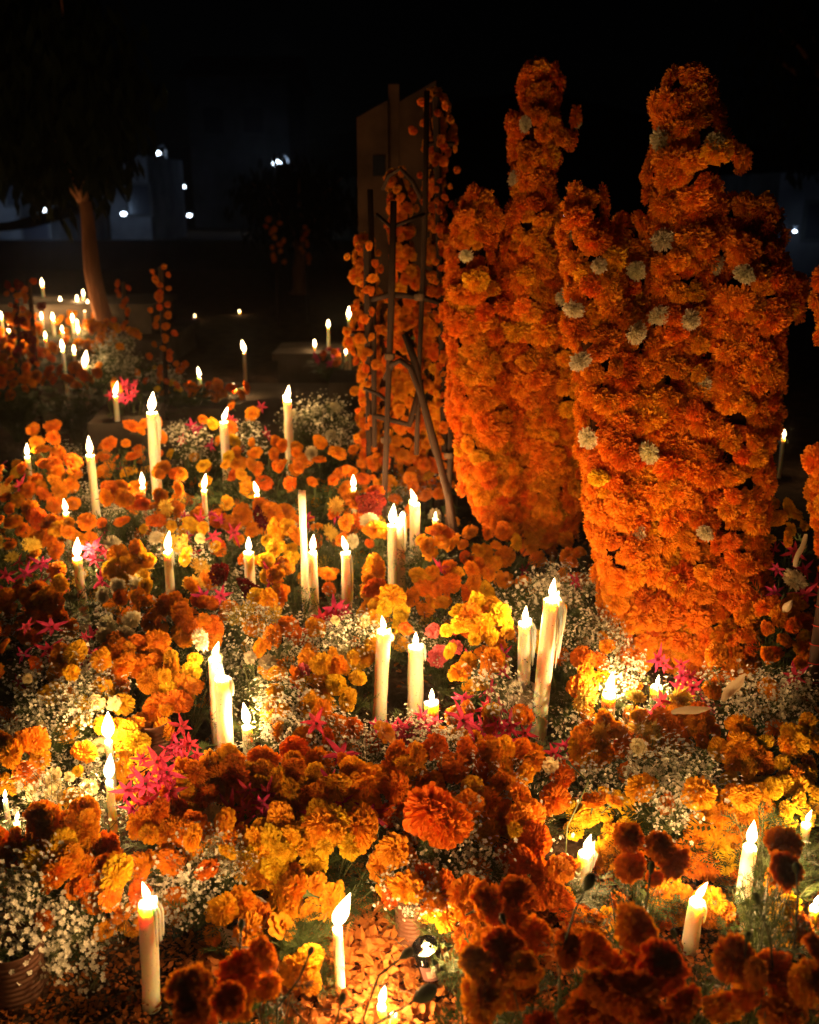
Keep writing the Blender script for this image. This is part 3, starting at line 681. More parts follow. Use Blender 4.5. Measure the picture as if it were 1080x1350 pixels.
# ================================================================== CANDLES
CANDLES = []   # (px, top py, visible bottom py, half width px, depth)
def candle(px, top, vis, w, Y, label, flame=26, fl_dx=0, lean=0, lit=True, drips=0, dside=0.0, spike=0.0, sang=0.0, power=1.0, group='lit candles among the flowers', zb=0.0, seed=None, drlen=.2):
    rg = random.Random(seed or int(px * 31 + top)); tp = at(px, top, Y); k_ = depth(tp) / F; r = w / 2 * k_ * .9; flame *= rg.uniform(.9, 1.4); fl_dx += rg.uniform(-4, 6) if flame > 12 else 0
    bx = lean * k_; H = tp.z - zb
    if H < .04: zb = tp.z - .05; H = .05
    t = thing('candle', label, 'candle', (tp.x + bx, Y, zb), group)
    prof, zz = [], 0
    n_ = max(5, int(H / .035))
    ph = [rg.uniform(0, 6.28) for _ in range(4)]
    for j in range(n_ + 1): prof.append((r * (1.05 - .1 * j / n_), H * j / n_))
    prof += [(r * .78, H - .001), (r * .42, H - .006), (.0002, H - .008)]
    def fn(j, th, rr, z):
        f = z / H; off = 0
        if j >= n_ - 0 and j <= n_:
            dd = (th - sang + pi) % (2 * pi) - pi
            off = .25 * r * sin(2 * th + ph[0]) * .6 + spike * exp(-(dd / .55) ** 2)
        if j == n_ + 1:
            dd = (th - sang + pi) % (2 * pi) - pi; off = spike * .8 * exp(-(dd / .5) ** 2)
        wob = 1 + .05 * sin(th * 2 + ph[1] + z * 22) + .035 * sin(5 * th + ph[2] + z * 50) + .02 * sin(9 * th + z * 90 + ph[3])
        return rr * (wob if j <= n_ + 1 else 1), z + off
    mb_ = MB(); mb_.lathe(prof, 18, 0, fn); sx = -bx
    mb_.v = [(x + sx * (z / H) ** 1.0, y, z) for x, y, z in mb_.v]
    link('wax_body', mb_.mesh('wax_body', [M['wax']], True), t)
    for i in range(drips):
        a = dside + rg.uniform(-.75, .75); uu = rg.random() * min(1, drips / 8); ln = drlen * rg.uniform(.45, 1) * (1 - .5 * uu); x0 = .98 + .95 * uu
        top_z = H - rg.uniform(0, .012) + (spike * .6 if spike > .01 and i % 2 else 0); q = []
        ns = 6
        for s_ in range(ns + 1):
            f = s_ / ns; zt_ = top_z - ln * f; rad_ = r * (.9 + (x0 - .9) * min(1, f * 4))
            q.append((sx * max(0, zt_) / H + rad_ * cos(a), rad_ * sin(a), max(.002, zt_)))
        rr = r * (rg.uniform(.09, .17) if drips > 6 else rg.uniform(.13, .24))
        mb_ = MB(); mb_.tube(q, [rr * 1.2, rr * 1.25, rr * rg.uniform(.9, 1.2), rr, rr * rg.uniform(.8, 1.05), rr * .8, rr * .35], 7)
        link('wax_drip', mb_.mesh('wax_drip', [M['wax']], True), t)
    mb_ = MB(); mb_.tube([(sx, 0, H - .01), (sx + .0008, 0, H + .004), (sx + .002 + fl_dx * k_ * .1, 0, H + .011)], .0012, 5); link('wick', mb_.mesh('wick', [M['wick']]), t)
    if lit:
        fh = flame * k_; fr = fh * rg.uniform(.17, .21)
        prof = [(.0004, 0), (fr * .42, fh * .08), (fr * .85, fh * .22), (fr, fh * .36), (fr * .85, fh * .52), (fr * .58, fh * .70), (fr * .28, fh * .86), (.0002, fh)]
        mb_ = MB(); mb_.lathe(prof, 12); dx = fl_dx * k_
        mb_.v = [(x + dx * (z / fh) ** 1.4, y, z) for x, y, z in mb_.v]
        link('flame', mb_.mesh('flame', [M['flame']], True), t, (sx + .0005, 0, H + .0045))
        ld = bpy.data.lights.new('candle_light', 'POINT'); ld.energy = CANDLE_W * power; ld.color = CANDLE_C; ld.shadow_soft_size = .006
        lo = bpy.data.objects.new('candle_light', ld); COL.objects.link(lo); lo.parent = t; lo.location = (sx + dx * .2, 0, H + fh * .34)
    CANDLES.append((px - w / 2 - 4, px + w / 2 + 4 + (w * .3 if drips else 0), top - flame, vis, tp.y))
    return t

candle(195, 1190, 1350, 27, 1.56, 'thick tall candle nearest the lower left corner, wax spilling down its right side', 24, -1, -9, power=1.4, drips=5, dside=.0, spike=.012, sang=.3, drlen=.12)
candle(445, 1224, 1336, 15, 1.60, 'slim upright candle at the bottom centre with a long flame blown to the right', 42, 17, 2, power=1.25)
candle(503, 1326, 1350, 14, 1.52, 'short candle at the bottom edge right of the slim candle', 26, -1, 2, power=1.0)
candle(519, 1338, 1350, 12, 1.50, 'stub of slumped wax beside the short candle at the bottom edge', 8, 0, 0, lit=False)
candle(772, 1124, 1200, 23, 1.92, 'candle at lower right with a curling wax horn beside its flame', 22, 0, -7, power=1.0, drips=4, dside=0, spike=.035, sang=0.0, drlen=.07)
candle(919, 1188, 1290, 23, 1.72, 'knobbly thick candle at lower right standing clear before dark marigolds', 28, 8, -4, power=1.4, drips=3, dside=0, drlen=.05)
candle(989, 1116, 1235, 21, 1.80, 'candle behind drooping marigolds near the right edge', 28, 4, -2)
candle(1063, 1086, 1092, 14, 1.98, 'candle at the right edge hidden but for its flame among yellow marigolds', 16, 0, 0, power=.6)
candle(1074, 1196, 1205, 14, 1.72, 'lower of the two hidden candles at the right edge', 16, 0, 0, power=.8)
candle(143, 976, 1010, 11, 2.30, 'thin candle with long flame behind another thin one at left', 36, 5, 0)
candle(144, 1030, 1100, 12, 2.06, 'thin candle with long flame in front of its twin at left', 32, 7, 0)
candle(283, 868, 985, 20, 2.56, 'taller rear candle of the thick pair left of centre', 20, 10, -2, drips=2, dside=.5)
candle(293, 894, 988, 24, 2.46, 'shorter front candle of the thick pair left of centre', 18, 0, -1, drips=3, dside=0, drlen=.1)
candle(326, 958, 966, 16, 2.44, 'half-hidden candle with two-tongued flame beside the thick pair', 28, -2, 0)
candle(22, 1084, 1092, 10, 2.0, 'hidden candle with flame above the marigolds at the lower left edge', 14, 3, 0, power=.35)
candle(7, 1054, 1060, 8, 2.1, 'tiny flame at the left edge above the hidden candle', 12, 0, 0, power=.25)
candle(506, 832, 945, 21, 2.62, 'leaning candle in the centre with pale smooth side and specks near its foot', 18, -2, -8, drips=3, dside=0, spike=.012, sang=.0, drlen=.06)
candle(548, 852, 918, 23, 2.64, 'short wide candle right of the leaning candle, wax dripping on the right', 16, 0, 0, drips=4, dside=0, drlen=.06)
candle(569, 926, 934, 22, 2.45, 'low candle behind magenta flowers in the centre', 20, 0, 0)
candle(692, 822, 930, 19, 2.66, 'candle with a curtain of drips left of the tallest dripping candle', 18, -2, 3, drips=14, dside=0.1, spike=.02, sang=.2, drlen=.17)
candle(727, 790, 974, 24, 2.56, 'tallest thick candle at right of centre with long fringes of wax', 24, -2, -10, power=1.6, drips=26, dside=0, spike=.02, sang=.4, drlen=.27)
candle(803, 916, 945, 21, 2.50, 'short candle glowing behind pink lilies below the big flower cross', 24, 3, 0, power=1.6)
candle(866, 905, 912, 18, 2.66, 'stub of candle sunk behind the magenta lilies at the big cross\'s foot', 12, 0, 0, power=1.9)  # hidden stub, added to brighten the foot of the big cross
candle(517, 692, 774, 14, 3.45, 'left candle of the fused pair in front of the wooden frame', 20, 0, 0)
candle(528, 684, 776, 14, 3.50, 'right candle of the fused pair, a wax shell rising over its flame', 10, 3, 0, drips=3, dside=0, spike=.035, sang=.2)
candle(547, 664, 704, 16, 3.75, 'wide candle just behind the fused pair near the frame', 18, -3, 0, spike=.02, sang=2.9)
candle(412, 728, 802, 14, 3.2, 'candle beside pink flowers, left of two in the middle', 18, -1, 0)
candle(456, 728, 795, 15, 3.2, 'candle beside pink flowers, right of two in the middle', 18, -1, 0, drips=2, dside=0)
candle(398, 647, 815, 11, 3.3, 'tall unlit white candle standing in the middle of the flowers', 0, 0, 0, lit=False)
candle(328, 728, 762, 16, 3.25, 'candle half sunk behind the dark red cockscomb', 20, -2, 0)
candle(221, 728, 782, 13, 3.25, 'candle with a lump of spilled wax on its right, left of the cockscomb', 22, 0, 0, drips=3, dside=0, spike=.015, sang=0, drlen=.07)
candle(102, 736, 820, 14, 3.2, 'tall candle with flared top near the left edge among pink flowers', 24, -2, 2)
candle(119, 600, 680, 12, 4.0, 'plain slim candle rising against the dark left of the flower bed', 20, -2, 1)
candle(200, 544, 604, 16, 4.25, 'tall candle with wax fringe at the back left of the flower bed', 22, 2, -2, drips=5, dside=.1, drlen=.2)
candle(295, 556, 582, 13, 4.45, 'short candle at the back beside baby\'s breath', 18, 3, 0)
candle(379, 528, 570, 13, 4.5, 'candle at the very back of the flower bed with a pointed wax wall', 16, 1, 1, spike=.03, sang=3.1)
for px, py, Y, lb in [(36, 602, 4.1, 'hidden candle glowing behind the orange marigolds at the left edge'), (87, 676, 3.6, 'low hidden flame below the slim candle at left'),
                      (188, 642, 3.9, 'small thin candle between orange marigolds behind the left candles'), (269, 646, 3.9, 'small candle hidden left of the green stems'),
                      (339, 652, 3.9, 'small candle hidden right of the green stems'), (466, 644, 3.9, 'small candle flame behind the round cockscomb'),
                      (574, 684, 3.7, 'tiny flame at the foot of the bent poles')]:
    candle(px, py, py + 6, 8, Y, lb, 15 if px != 574 else 7, 0, 0, power=.75 if px != 574 else .3)
for px, py, w, Y, fl, vis, lb in [
        (152, 522, 8, 5.0, 14, 526, 'bright low flame over magenta petals behind the flower bed'), (112, 484, 7, 6.4, 16, 488, 'bright flame at the foot of the dim green bush'),
        (83, 462, 5, 6.6, 12, 480, 'slim distant candle left of the dim green bush'), (322, 464, 4.5, 8.4, 13, 500, 'slim distant candle standing alone against black'),
        (263, 497, 5, 6.35, 11, 504, 'short distant candle on the dark tomb'), (433, 432, 4, 8.5, 8, 456, 'distant candle left of the flower frame'),
        (460, 420, 4, 7.5, 12, 426, 'distant candle against the left garlanded post'), (1033, 578, 5, 5.4, 9, 582, 'lone small flame in the dark right of the big flower cross')]:
    candle(px, py, vis, w, Y, lb, fl, 0, 0, power=.4, group='distant candles on dark graves', zb=.283 if px == 263 else 0)
for px, py in [(250, 508), (308, 509)]:
    p = at(px, py, 6.25); t = thing('votive_candle', 'squat votive glass glowing on the dark tomb behind the bed, %s' % ('left of two' if px < 300 else 'right of two'), 'candle', (p.x, p.y, p.z - .05), 'votive glasses on the dark tomb')
    mb = MB(); mb.lathe([(.02, 0), (.026, .02), (.03, .055)], 12); link('glass', mb.mesh('glass', [M['glass']], True), t)
    mb = MB(); mb.lathe([(.019, .002), (.022, .028), (.0002, .028)], 12); link('wax', mb.mesh('wax', [M['wax']], True), t)
    mb = MB(); mb.lathe([(.0003, 0), (.011, .012), (.009, .024), (.0003, .04)], 10); link('flame', mb.mesh('flame', [M['flame']], True), t, (0, 0, .03))
    ld = bpy.data.lights.new('candle_light', 'POINT'); ld.energy = CANDLE_W * .6; ld.color = CANDLE_C; ld.shadow_soft_size = .006
    lo = bpy.data.objects.new('candle_light', ld); COL.objects.link(lo); lo.parent = t; lo.location = (0, 0, .05)
far = [(56, 378, 9.8), (110, 390, 9.6), (102, 398, 9.5), (116, 404, 9.4), (112, 412, 9.3), (80, 400, 9.6), (83, 410, 9.4), (55, 420, 9.2), (70, 423, 9.1), (96, 424, 9.0), (102, 428, 8.9), (82, 437, 8.7), (103, 438, 8.6), (2, 420, 8.4), (12, 438, 8.2), (98, 466, 7.6), (415, 458, 8.4), (456, 467, 8.0), (257, 418, 12.6), (316, 412, 13.2), (26, 452, 8.0), (60, 446, 8.4)]
for i, (px, py, Y) in enumerate(far):
    left = px < 130
    lb = ('tiny candle on the raised back ledge of the far left grave' if Y >= 9.35 else 'small distant candle standing low in the crowd of lights on the far left grave') if left else {415: 'tiny distant flame lowest left beside the small grave', 456: 'bright distant flame just left of the garlanded post', 257: 'pinprick flame in the dark middle distance', 316: 'pinprick flame farthest off below the lamps'}[px]
    candle(px, py, py + 8, 4.2, Y, lb, 7.5 if left or px > 400 else 3, 0, 0, power=.5 if left else .15, group='candles on the far left grave' if left else 'distant candles on dark graves', zb=(.57 if Y >= 9.35 else .285) if left else 0)

for px, py, Y, lb in [(60, 1420, 1.12, 'short added candle below the frame, before the lower left corner pot'), (430, 1440, 1.08, 'short added candle below the frame, on the petals nearest the camera'),
                      (720, 1440, 1.05, 'short added candle below the frame, before the dark marigold bank'), (990, 1420, 1.08, 'short added candle below the frame, before the lower right corner blooms')]:  # candles added out of view to light the fronts of the nearest blooms
    X = (px - 540) / F * 1.5
    c_ = thing('candle', lb, 'candle', (X, Y - .06, 0), 'lit candles among the flowers'); hh_ = .09
    mb = MB(); mb.lathe([(.0125, 0), (.012, hh_ * .5), (.0118, hh_), (.009, hh_ + .001), (.0003, hh_ - .004)], 16); link('wax_body', mb.mesh('wax_body', [M['wax']], True), c_)
    mb = MB(); mb.tube([(0, 0, hh_ - .005), (.001, 0, hh_ + .01)], .0012, 5); link('wick', mb.mesh('wick', [M['wick']]), c_)
    mb = MB(); mb.lathe([(.0004, 0), (.005, .006), (.0062, .013), (.004, .024), (.0003, .036)], 12); link('flame', mb.mesh('flame', [M['flame']], True), c_, (0, 0, hh_ + .002))
    ld = bpy.data.lights.new('candle_light', 'POINT'); ld.energy = CANDLE_W * (.18 if px == 430 else .28); ld.color = CANDLE_C; ld.shadow_soft_size = .006
    lo = bpy.data.objects.new('candle_light', ld); COL.objects.link(lo); lo.parent = c_; lo.location = (0, 0, hh_ + .014)

# tall glass votive in the foreground
p = at(577, 1312, 1.62); t = thing('glass_votive', 'tall clear glass votive with dark label tilting at the bottom centre', 'candle', (p.x, p.y, max(.0, p.z - .0)), 'lit candles among the flowers', (radians(4), radians(-13), 0))
hh = .115; rr = .027
mb = MB(); mb.lathe([(rr * .8, 0), (rr * .9, .003), (rr, hh * .5), (rr * 1.05, hh), (rr * .99, hh), (rr * .93, hh * .5), (rr * .8, .006), (.0003, .006)], 24); link('glass', mb.mesh('glass', [M['glass']], True), t)
mb = MB(); mb.lathe([(rr * .78, .007), (rr * .9, hh * .5), (rr * .92, hh * .72), (.0003, hh * .70)], 20); link('wax', mb.mesh('wax', [M['wax']], True), t)
mb = MB(); q = []
for i in range(9):
    a = -pi / 2 - .75 + 1.5 * i / 8
    for z in (hh * .42, hh * .74): q.append((rr * 1.06 * cos(a), rr * 1.06 * sin(a), z))
mb.add(q, [(2 * i, 2 * i + 2, 2 * i + 3, 2 * i + 1) for i in range(8)]); link('label', mb.mesh('label', [solid('dark_label', (.12, .05, .04), .6)]), t)
mb = MB(); q = []
for i in range(5):
    a = -pi / 2 - .3 + .6 * i / 4
    for z in (hh * .50, hh * .66): q.append((rr * 1.10 * cos(a), rr * 1.10 * sin(a), z))
mb.add(q, [(2 * i, 2 * i + 2, 2 * i + 3, 2 * i + 1) for i in range(4)]); link('label_emblem', mb.mesh('label_emblem', [solid('label_print', (.35, .22, .16), .6)]), t)
mb = MB(); mb.lathe([(.0004, 0), (.006, .006), (.0075, .014), (.005, .026), (.0003, .04)], 12); link('flame', mb.mesh('flame', [M['flame']], True), t, (0, 0, hh * .72))
ld = bpy.data.lights.new('candle_light', 'POINT'); ld.energy = CANDLE_W * 1.5; ld.color = CANDLE_C; ld.shadow_soft_size = .006
lo = bpy.data.objects.new('candle_light', ld); COL.objects.link(lo); lo.parent = t; lo.location = (0, 0, hh * .72 + .018)
CANDLES.append((556, 602, 1228, 1318, 1.6))

# ================================================================== POTS
def can(px, pyb, Y, r, h, label, mat='tin', ribs=True, nm='tin_can', cat='tin can'):
    p = at(px, pyb, Y); z0 = 0
    t = thing(nm, label, cat, (p.x, p.y, z0)); prof = []
    n_ = 44 if ribs else 8
    for j in range(n_ + 1):
        f = j / n_; rr_ = r * (1 + (.022 * sin(j * pi / 2 * 1.0) if ribs and .1 < f < .92 else 0)) * (1 if ribs else .85 + .15 * f); prof.append((rr_, h * f))
    mb_ = MB(); mb_.lathe(prof + [(r * .96, h), (r * .94, h * .1)], 28); link('can_wall', mb_.mesh('can_wall', [M[mat]], True), t)
    mb_ = MB(); mb_.lathe([(r * 1.0, h - .002), (r * 1.035, h), (r * 1.0, h + .003), (r * .96, h)], 28); link('rim', mb_.mesh('rim', [M[mat]], True), t)
    return t
can(30, 1340, 1.60, .058, .13, 'ribbed rusty can at the lower left corner under baby\'s breath')
can(543, 1250, 1.76, .036, .115, 'ribbed rusty can under the middle front bouquet')
can(325, 1285, 1.72, .056, .10, 'pale enamel pot under orange marigolds at lower left of centre', 'enamel', True, 'flower_pot', 'pot')
can(685, 935, 2.62, .050, .15, 'pale pail behind the dripping candles right of centre', 'enamel', False, 'pail', 'pail')
can(1000, 1010, 2.35, .06, .15, 'green plastic pot hidden under the yellow marigolds at right', 'plastic', False, 'flower_pot', 'pot')
can(640, 900, 2.8, .05, .15, 'dark green pot under the bright yellow marigold cluster', 'plastic', False, 'flower_pot', 'pot')
can(205, 1000, 2.45, .05, .14, 'dark can in the hollow below the mixed marigold bouquet', 'tin', True)

# ================================================================== BOUQUETS
ALLHEADS = []     # (world pos, screen radius)
BOUQ = []
def blocked(p, rad):
    x, y, dd = proj(p); r = rad * F / dd * .8
    for (x0, x1, y0, y1, Yc) in CANDLES:
        if p.y < Yc + .03 and x0 - r < x < x1 + r and y0 - r < y < y1 + r * .6: return True
        if abs(p.y - Yc) < .06 and x0 - r < x < x1 + r and y > y0 - r: 
            if abs(x - (x0 + x1) / 2) < (x1 - x0) / 2 + r * .5: return True
    return False
def bouquet(px, py, Y, rx, ry, recipe, label, spray=0, daisy=0, sc=1.0, name='flower_bouquet', leaves=1, tilt=.8, base=None):
    c = at(px, py, Y); k_ = depth(c) / F; rg = random.Random(int(px * 13 + py * 7)); RX, RY = rx * k_, ry * k_
    b = Vector((c.x + (base or 0) * k_, c.y + .03, 0)); t = thing(name, label, 'flowers', b, 'bouquets laid on the grave')
    BOUQ.append((t, c, RX))
    H = max(.10, c.z)
    if Y > 3.3 and leaves == 1: leaves = 2
    for i in range(leaves):
        f = link('foliage', rg.choice(FOL), t, (rg.uniform(-.03, .03), rg.uniform(-.02, .02), 0), (0, 0, rg.uniform(0, 6.28)), (max(RX, RY) * 1.25 / .62, max(RX, RY) * 1.1 / .62, H * 1.06), kind='stuff')
    placed = []
    def surf(u, v):
        bul = .045 * (1 - min(1, u * u + v * v))
        return c + Vector((u * RX, v * RY * tilt + .02 - bul * .6, v * RY * (1.28 - tilt * .72) + bul * .5))
    for code0, cnt in recipe:
        if code0 == 'P': cnt = int(cnt * 1.35)
        if code0 in 'ODAY' and sc < 1.3 and Y > 1.6: cnt = int(cnt * 1.3 + .5)
        for i in range(cnt):
            code = code0
            if 1.6 < Y < 3.6 and sc < 1.5:
                if code == 'D' and rg.random() < .5: code = rg.choice('OA')
                elif code == 'O' and rg.random() < .25: code = rg.choice('AAY')
            best, bd = None, -1
            for _ in range(14):
                a = rg.uniform(0, 6.28); q = sqrt(rg.random()); p = surf(q * cos(a), q * sin(a)) + Vector((0, rg.uniform(-.012, .012), rg.uniform(-.02, .012)))
                if p.z < .03 or blocked(p, .035 * sc): continue
                d_ = min([(p - w_).length for w_ in placed] or [1]) + rg.uniform(0, .006)
                if d_ > bd: best, bd = p, d_
            if best is None or bd < .022 * sc: continue
            placed.append(best); ax = Vector(((best.x - c.x) * 5 + rg.uniform(-.6, .6), -.55 + rg.uniform(-.5, .5), .7 + rg.uniform(-.6, .2)))
            if code == 'P': ax += Vector((rg.uniform(-.6, .6), -.5, -.2))
            head(code, t, best, ax, sc * (.93 if Y > 3 else .90) * rg.choice((.65, .8, .95, 1.05)), rg=rg); ALLHEADS.append(best)
    for kset, cnt in ((SPRAY, spray), (DAISY, daisy)):
        for i in range(int(cnt * .8 + .5)):
            for _ in range(6):
                a = rg.uniform(0, 6.28); q = sqrt(rg.random()) * .85; p = surf(q * cos(a), q * sin(a))
                if blocked(p, .05): continue
                s_ = rg.uniform(.65, 1.0) * min(1.1, max(.6, max(RX, RY) / .10))
                link('babys_breath' if kset is SPRAY else 'daisy_spray', rg.choice(kset), t, p - b - Vector((0, 0, .17 * s_)), (rg.uniform(-.1, .45), rg.uniform(-.3, .3), rg.uniform(0, 6.28)), s_, kind='stuff'); break
    return t

B = bouquet
# back rows
B(45, 645, 3.95, 66, 62, [('O', 22), ('A', 4)], 'big heap of bright orange marigolds at the left edge behind the bed')
B(178, 588, 4.35, 46, 36, [('O', 7), ('A', 1)], 'orange marigolds at the foot of the back left candle')
B(268, 585, 4.5, 46, 40, [('Y', 3), ('P', 3), ('O', 2)], 'baby\'s breath with pink and yellow blooms at the back', spray=4)
B(318, 560, 4.65, 40, 40, [('P', 3), ('O', 2)], 'tall airy baby\'s breath right of the short back candle', spray=3)
B(300, 628, 4.1, 36, 36, [('Y', 4), ('A', 2)], 'long green stems with a few yellow marigolds at the back', leaves=3)
B(352, 605, 4.2, 50, 36, [('O', 9), ('D', 2)], 'loose orange marigolds before the back candle')
B(425, 556, 4.6, 52, 36, [('W', 3), ('O', 1)], 'green mass of baby\'s breath behind the bed left of the frame', spray=7, leaves=2)
B(412, 615, 4.1, 46, 36, [('O', 8), ('W', 1)], 'scattered orange marigolds between back candle and unlit candle')
B(478, 628, 4.15, 36, 42, [('O', 5), ('D', 2)], 'few orange marigolds at the foot of the left garlanded post')
B(474, 668, 3.65, 34, 28, [('C', 1), ('D', 3)], 'round dark red cockscomb with deep orange marigolds')
B(205, 648, 3.85, 48, 34, [('O', 8), ('D', 2)], 'orange marigolds around the small thin candle')
B(140, 668, 3.7, 34, 34, [('O', 6)], 'orange marigold handful right of the slim candle')
B(220, 697, 3.5, 36, 30, [('S', 2), ('Y', 2), ('W', 1), ('D', 1)], 'yellow spider blooms left of the candle by the cockscomb')
B(272, 702, 3.5, 38, 30, [('P', 6), ('O', 2)], 'pink flowers amid orange ones behind the red cockscomb')
B(262, 724, 3.35, 28, 30, [('S', 2), ('Y', 2), ('N', 1)], 'pale yellow spray between two candles left of centre', daisy=1)
B(338, 690, 3.6, 40, 28, [('O', 6), ('C', 1), ('N', 2)], 'orange marigolds and small red plume behind the sunk candle')
B(372, 716, 3.4, 24, 24, [('Y', 2), ('A', 2)], 'two bright yellow-orange marigolds left of the unlit candle')
B(346, 745, 3.2, 20, 20, [('Y', 2)], 'single big golden marigold beside the sunk candle')
B(303, 772, 3.1, 36, 24, [('C', 2)], 'broad dark crimson cockscomb left of centre')
B(438, 690, 3.55, 30, 22, [('S', 2)], 'yellow spider bloom with a long yellow leaf right of the unlit candle')
B(474, 706, 3.45, 28, 24, [('W', 2), ('O', 3)], 'cream bloom with orange marigolds left of the fused candles')
B(20, 722, 3.35, 26, 24, [('S', 3), ('D', 1)], 'yellow spider blooms at the left edge')
B(22, 695, 3.5, 34, 26, [('O', 4), ('D', 2)], 'deep orange marigolds at the left edge above yellow blooms')
B(88, 705, 3.45, 36, 26, [('O', 5), ('D', 3)], 'dark orange marigolds behind the flared candle')
B(130, 742, 3.2, 26, 34, [('P', 6), ('W', 1)], 'pink blooms clinging right of the flared candle')
B(172, 752, 3.15, 34, 26, [('Y', 2), ('A', 5)], 'golden orange marigolds left of the lump-waxed candle')
B(158, 778, 3.05, 26, 18, [('W', 3), ('D', 1)], 'two white blooms with a rust marigold among pink')
B(215, 795, 2.95, 46, 28, [('O', 5), ('D', 4)], 'scattered rust-orange marigolds below the lump-waxed candle')
B(45, 765, 3.1, 42, 30, [('P', 6), ('D', 2)], 'pink and white speckled flowers at the left edge', daisy=1)
B(60, 802, 2.95, 60, 30, [('O', 8), ('D', 6)], 'row of deep orange marigolds below the pink ones at left')
B(268, 805, 2.9, 36, 22, [('O', 4), ('P', 2)], 'orange and pink flowers under the crimson cockscomb')
B(385, 770, 3.1, 34, 34, [('O', 6), ('P', 2)], 'orange marigolds around the unlit candle')
B(345, 812, 2.85, 40, 28, [('S', 2), ('O', 3)], 'yellow spider blooms below the cockscomb', spray=2)
B(432, 792, 3.05, 26, 30, [('P', 7)], 'magenta lilies between the two middle candles')
B(490, 775, 3.1, 34, 28, [('Y', 2), ('O', 4), ('D', 1)], 'yellow and orange marigolds below the fused candles')
B(560, 775, 3.1, 40, 30, [('O', 5), ('D', 3), ('P', 2)], 'orange marigolds with pink blooms right of the fused candles')
B(562, 708, 3.45, 30, 30, [('Z', 4), ('D', 2)], 'small sparse blooms and greenery at the foot of the wooden frame', leaves=2)
B(640, 722, 3.5, 46, 24, [('O', 6), ('D', 3)], 'dark orange marigolds at the foot of the left flower cross')
B(610, 765, 3.15, 40, 26, [('O', 4), ('D', 4)], 'rusty marigolds in shade below the left flower cross')
B(715, 775, 3.05, 66, 38, [('P', 1)], 'airy green baby\'s breath before the gap between the crosses', spray=5, leaves=3)
B(760, 830, 2.85, 40, 40, [('O', 2)], 'baby\'s breath right of the tallest dripping candle', spray=6, leaves=2)
# middle rows
B(505, 812, 2.85, 36, 22, [('Y', 5), ('A', 2)], 'yellow marigolds glowing behind the leaning candle')
B(458, 838, 2.72, 36, 30, [('N', 3), ('W', 1)], 'white sprigs left of the leaning candle', spray=4)
B(395, 850, 2.7, 40, 34, [('D', 3), ('O', 1)], 'baby\'s breath with rust blooms in the middle', spray=4, daisy=1)
B(585, 850, 2.75, 24, 24, [('K', 4)], 'rose-pink carnations right of the short wide candle')
B(632, 838, 2.7, 46, 46, [('Y', 9), ('A', 3)], 'bright yellow-orange marigold cluster right of the carnations')
B(640, 890, 2.62, 40, 24, [('P', 3), ('A', 2)], 'pink lily in the dark hollow below the yellow cluster', leaves=2)
B(435, 892, 2.56, 42, 30, [('Y', 5), ('A', 3), ('K', 1)], 'golden marigolds left of the leaning candle\'s foot')
B(488, 868, 2.66, 16, 16, [('Y', 2)], 'single glowing yellow marigold against the leaning candle')
B(272, 850, 2.64, 22, 18, [('W', 2)], 'white pompon behind the thick pair of candles')
B(330, 875, 2.6, 22, 20, [('W', 2), ('O', 1)], 'large round white pompon right of the thick pair')
B(245, 830, 2.8, 40, 22, [('O', 6), ('Z', 2)], 'small orange marigolds above the white pompons')
B(165, 838, 2.72, 38, 22, [('W', 6)], 'cluster of white pompons topping the mixed marigolds')
B(175, 882, 2.62, 56, 40, [('O', 14), ('A', 4), ('N', 1)], 'large orange marigold bouquet under the white pompons at left')
B(245, 898, 2.56, 40, 26, [('Y', 4), ('A', 4)], 'golden marigolds left of the thick pair of candles')
B(208, 945, 2.46, 28, 22, [('O', 3), ('D', 1)], 'orange marigolds hanging over the dark hollow at left')
B(60, 862, 2.62, 60, 40, [('P', 6), ('O', 2)], 'baby\'s breath sprinkled with pink at the left edge', spray=6)
B(100, 900, 2.5, 36, 40, [('Y', 4), ('A', 2)], 'yellow blooms in baby\'s breath left of the thin candles', spray=3)
B(122, 955, 2.42, 40, 44, [('Y', 7), ('N', 4)], 'pale yellow flowers lit by the rear thin candle', daisy=2)
B(50, 940, 2.40, 52, 44, [('N', 2)], 'green mound of tiny white flowers left of the thin candles', spray=6, leaves=3)
B(168, 985, 2.35, 22, 26, [('Y', 2), ('A', 2)], 'golden marigolds right of the thin candles', )
B(20, 1005, 2.22, 36, 38, [('A', 7), ('Y', 1)], 'amber marigolds stacked at the left edge')
B(85, 1050, 2.12, 48, 34, [('N', 6), ('Y', 2)], 'cream sprigs lit white beside the front thin candle', daisy=4)
B(256, 985, 2.36, 34, 26, [('P', 7)], 'pink lilies at the foot of the thick pair of candles')
B(372, 920, 2.5, 44, 34, [('A', 3), ('Z', 2)], 'baby\'s breath and golden blooms right of the thick pair', spray=5)
B(405, 965, 2.38, 50, 30, [('A', 4), ('D', 3)], 'rust and gold marigolds over dry baby\'s breath', spray=5)
B(460, 985, 2.32, 40, 30, [('D', 3), ('A', 1)], 'speckled dry sprigs with dark marigolds in the centre', spray=4)
B(528, 945, 2.38, 34, 28, [('P', 10)], 'magenta flower clump left of the low centre candle')
B(612, 955, 2.36, 44, 30, [('P', 4), ('D', 3), ('Z', 2)], 'pink and rust flowers right of the low centre candle')
B(672, 965, 2.34, 50, 34, [('P', 8), ('O', 2)], 'pink lilies at the foot of the tallest dripping candle')
B(745, 900, 2.56, 40, 34, [('O', 3)], 'dim marigolds in shadow right of the tallest candle', spray=2)
B(770, 930, 2.5, 34, 26, [('O', 4), ('S', 1)], 'shaded orange blooms left of the short glowing candle')
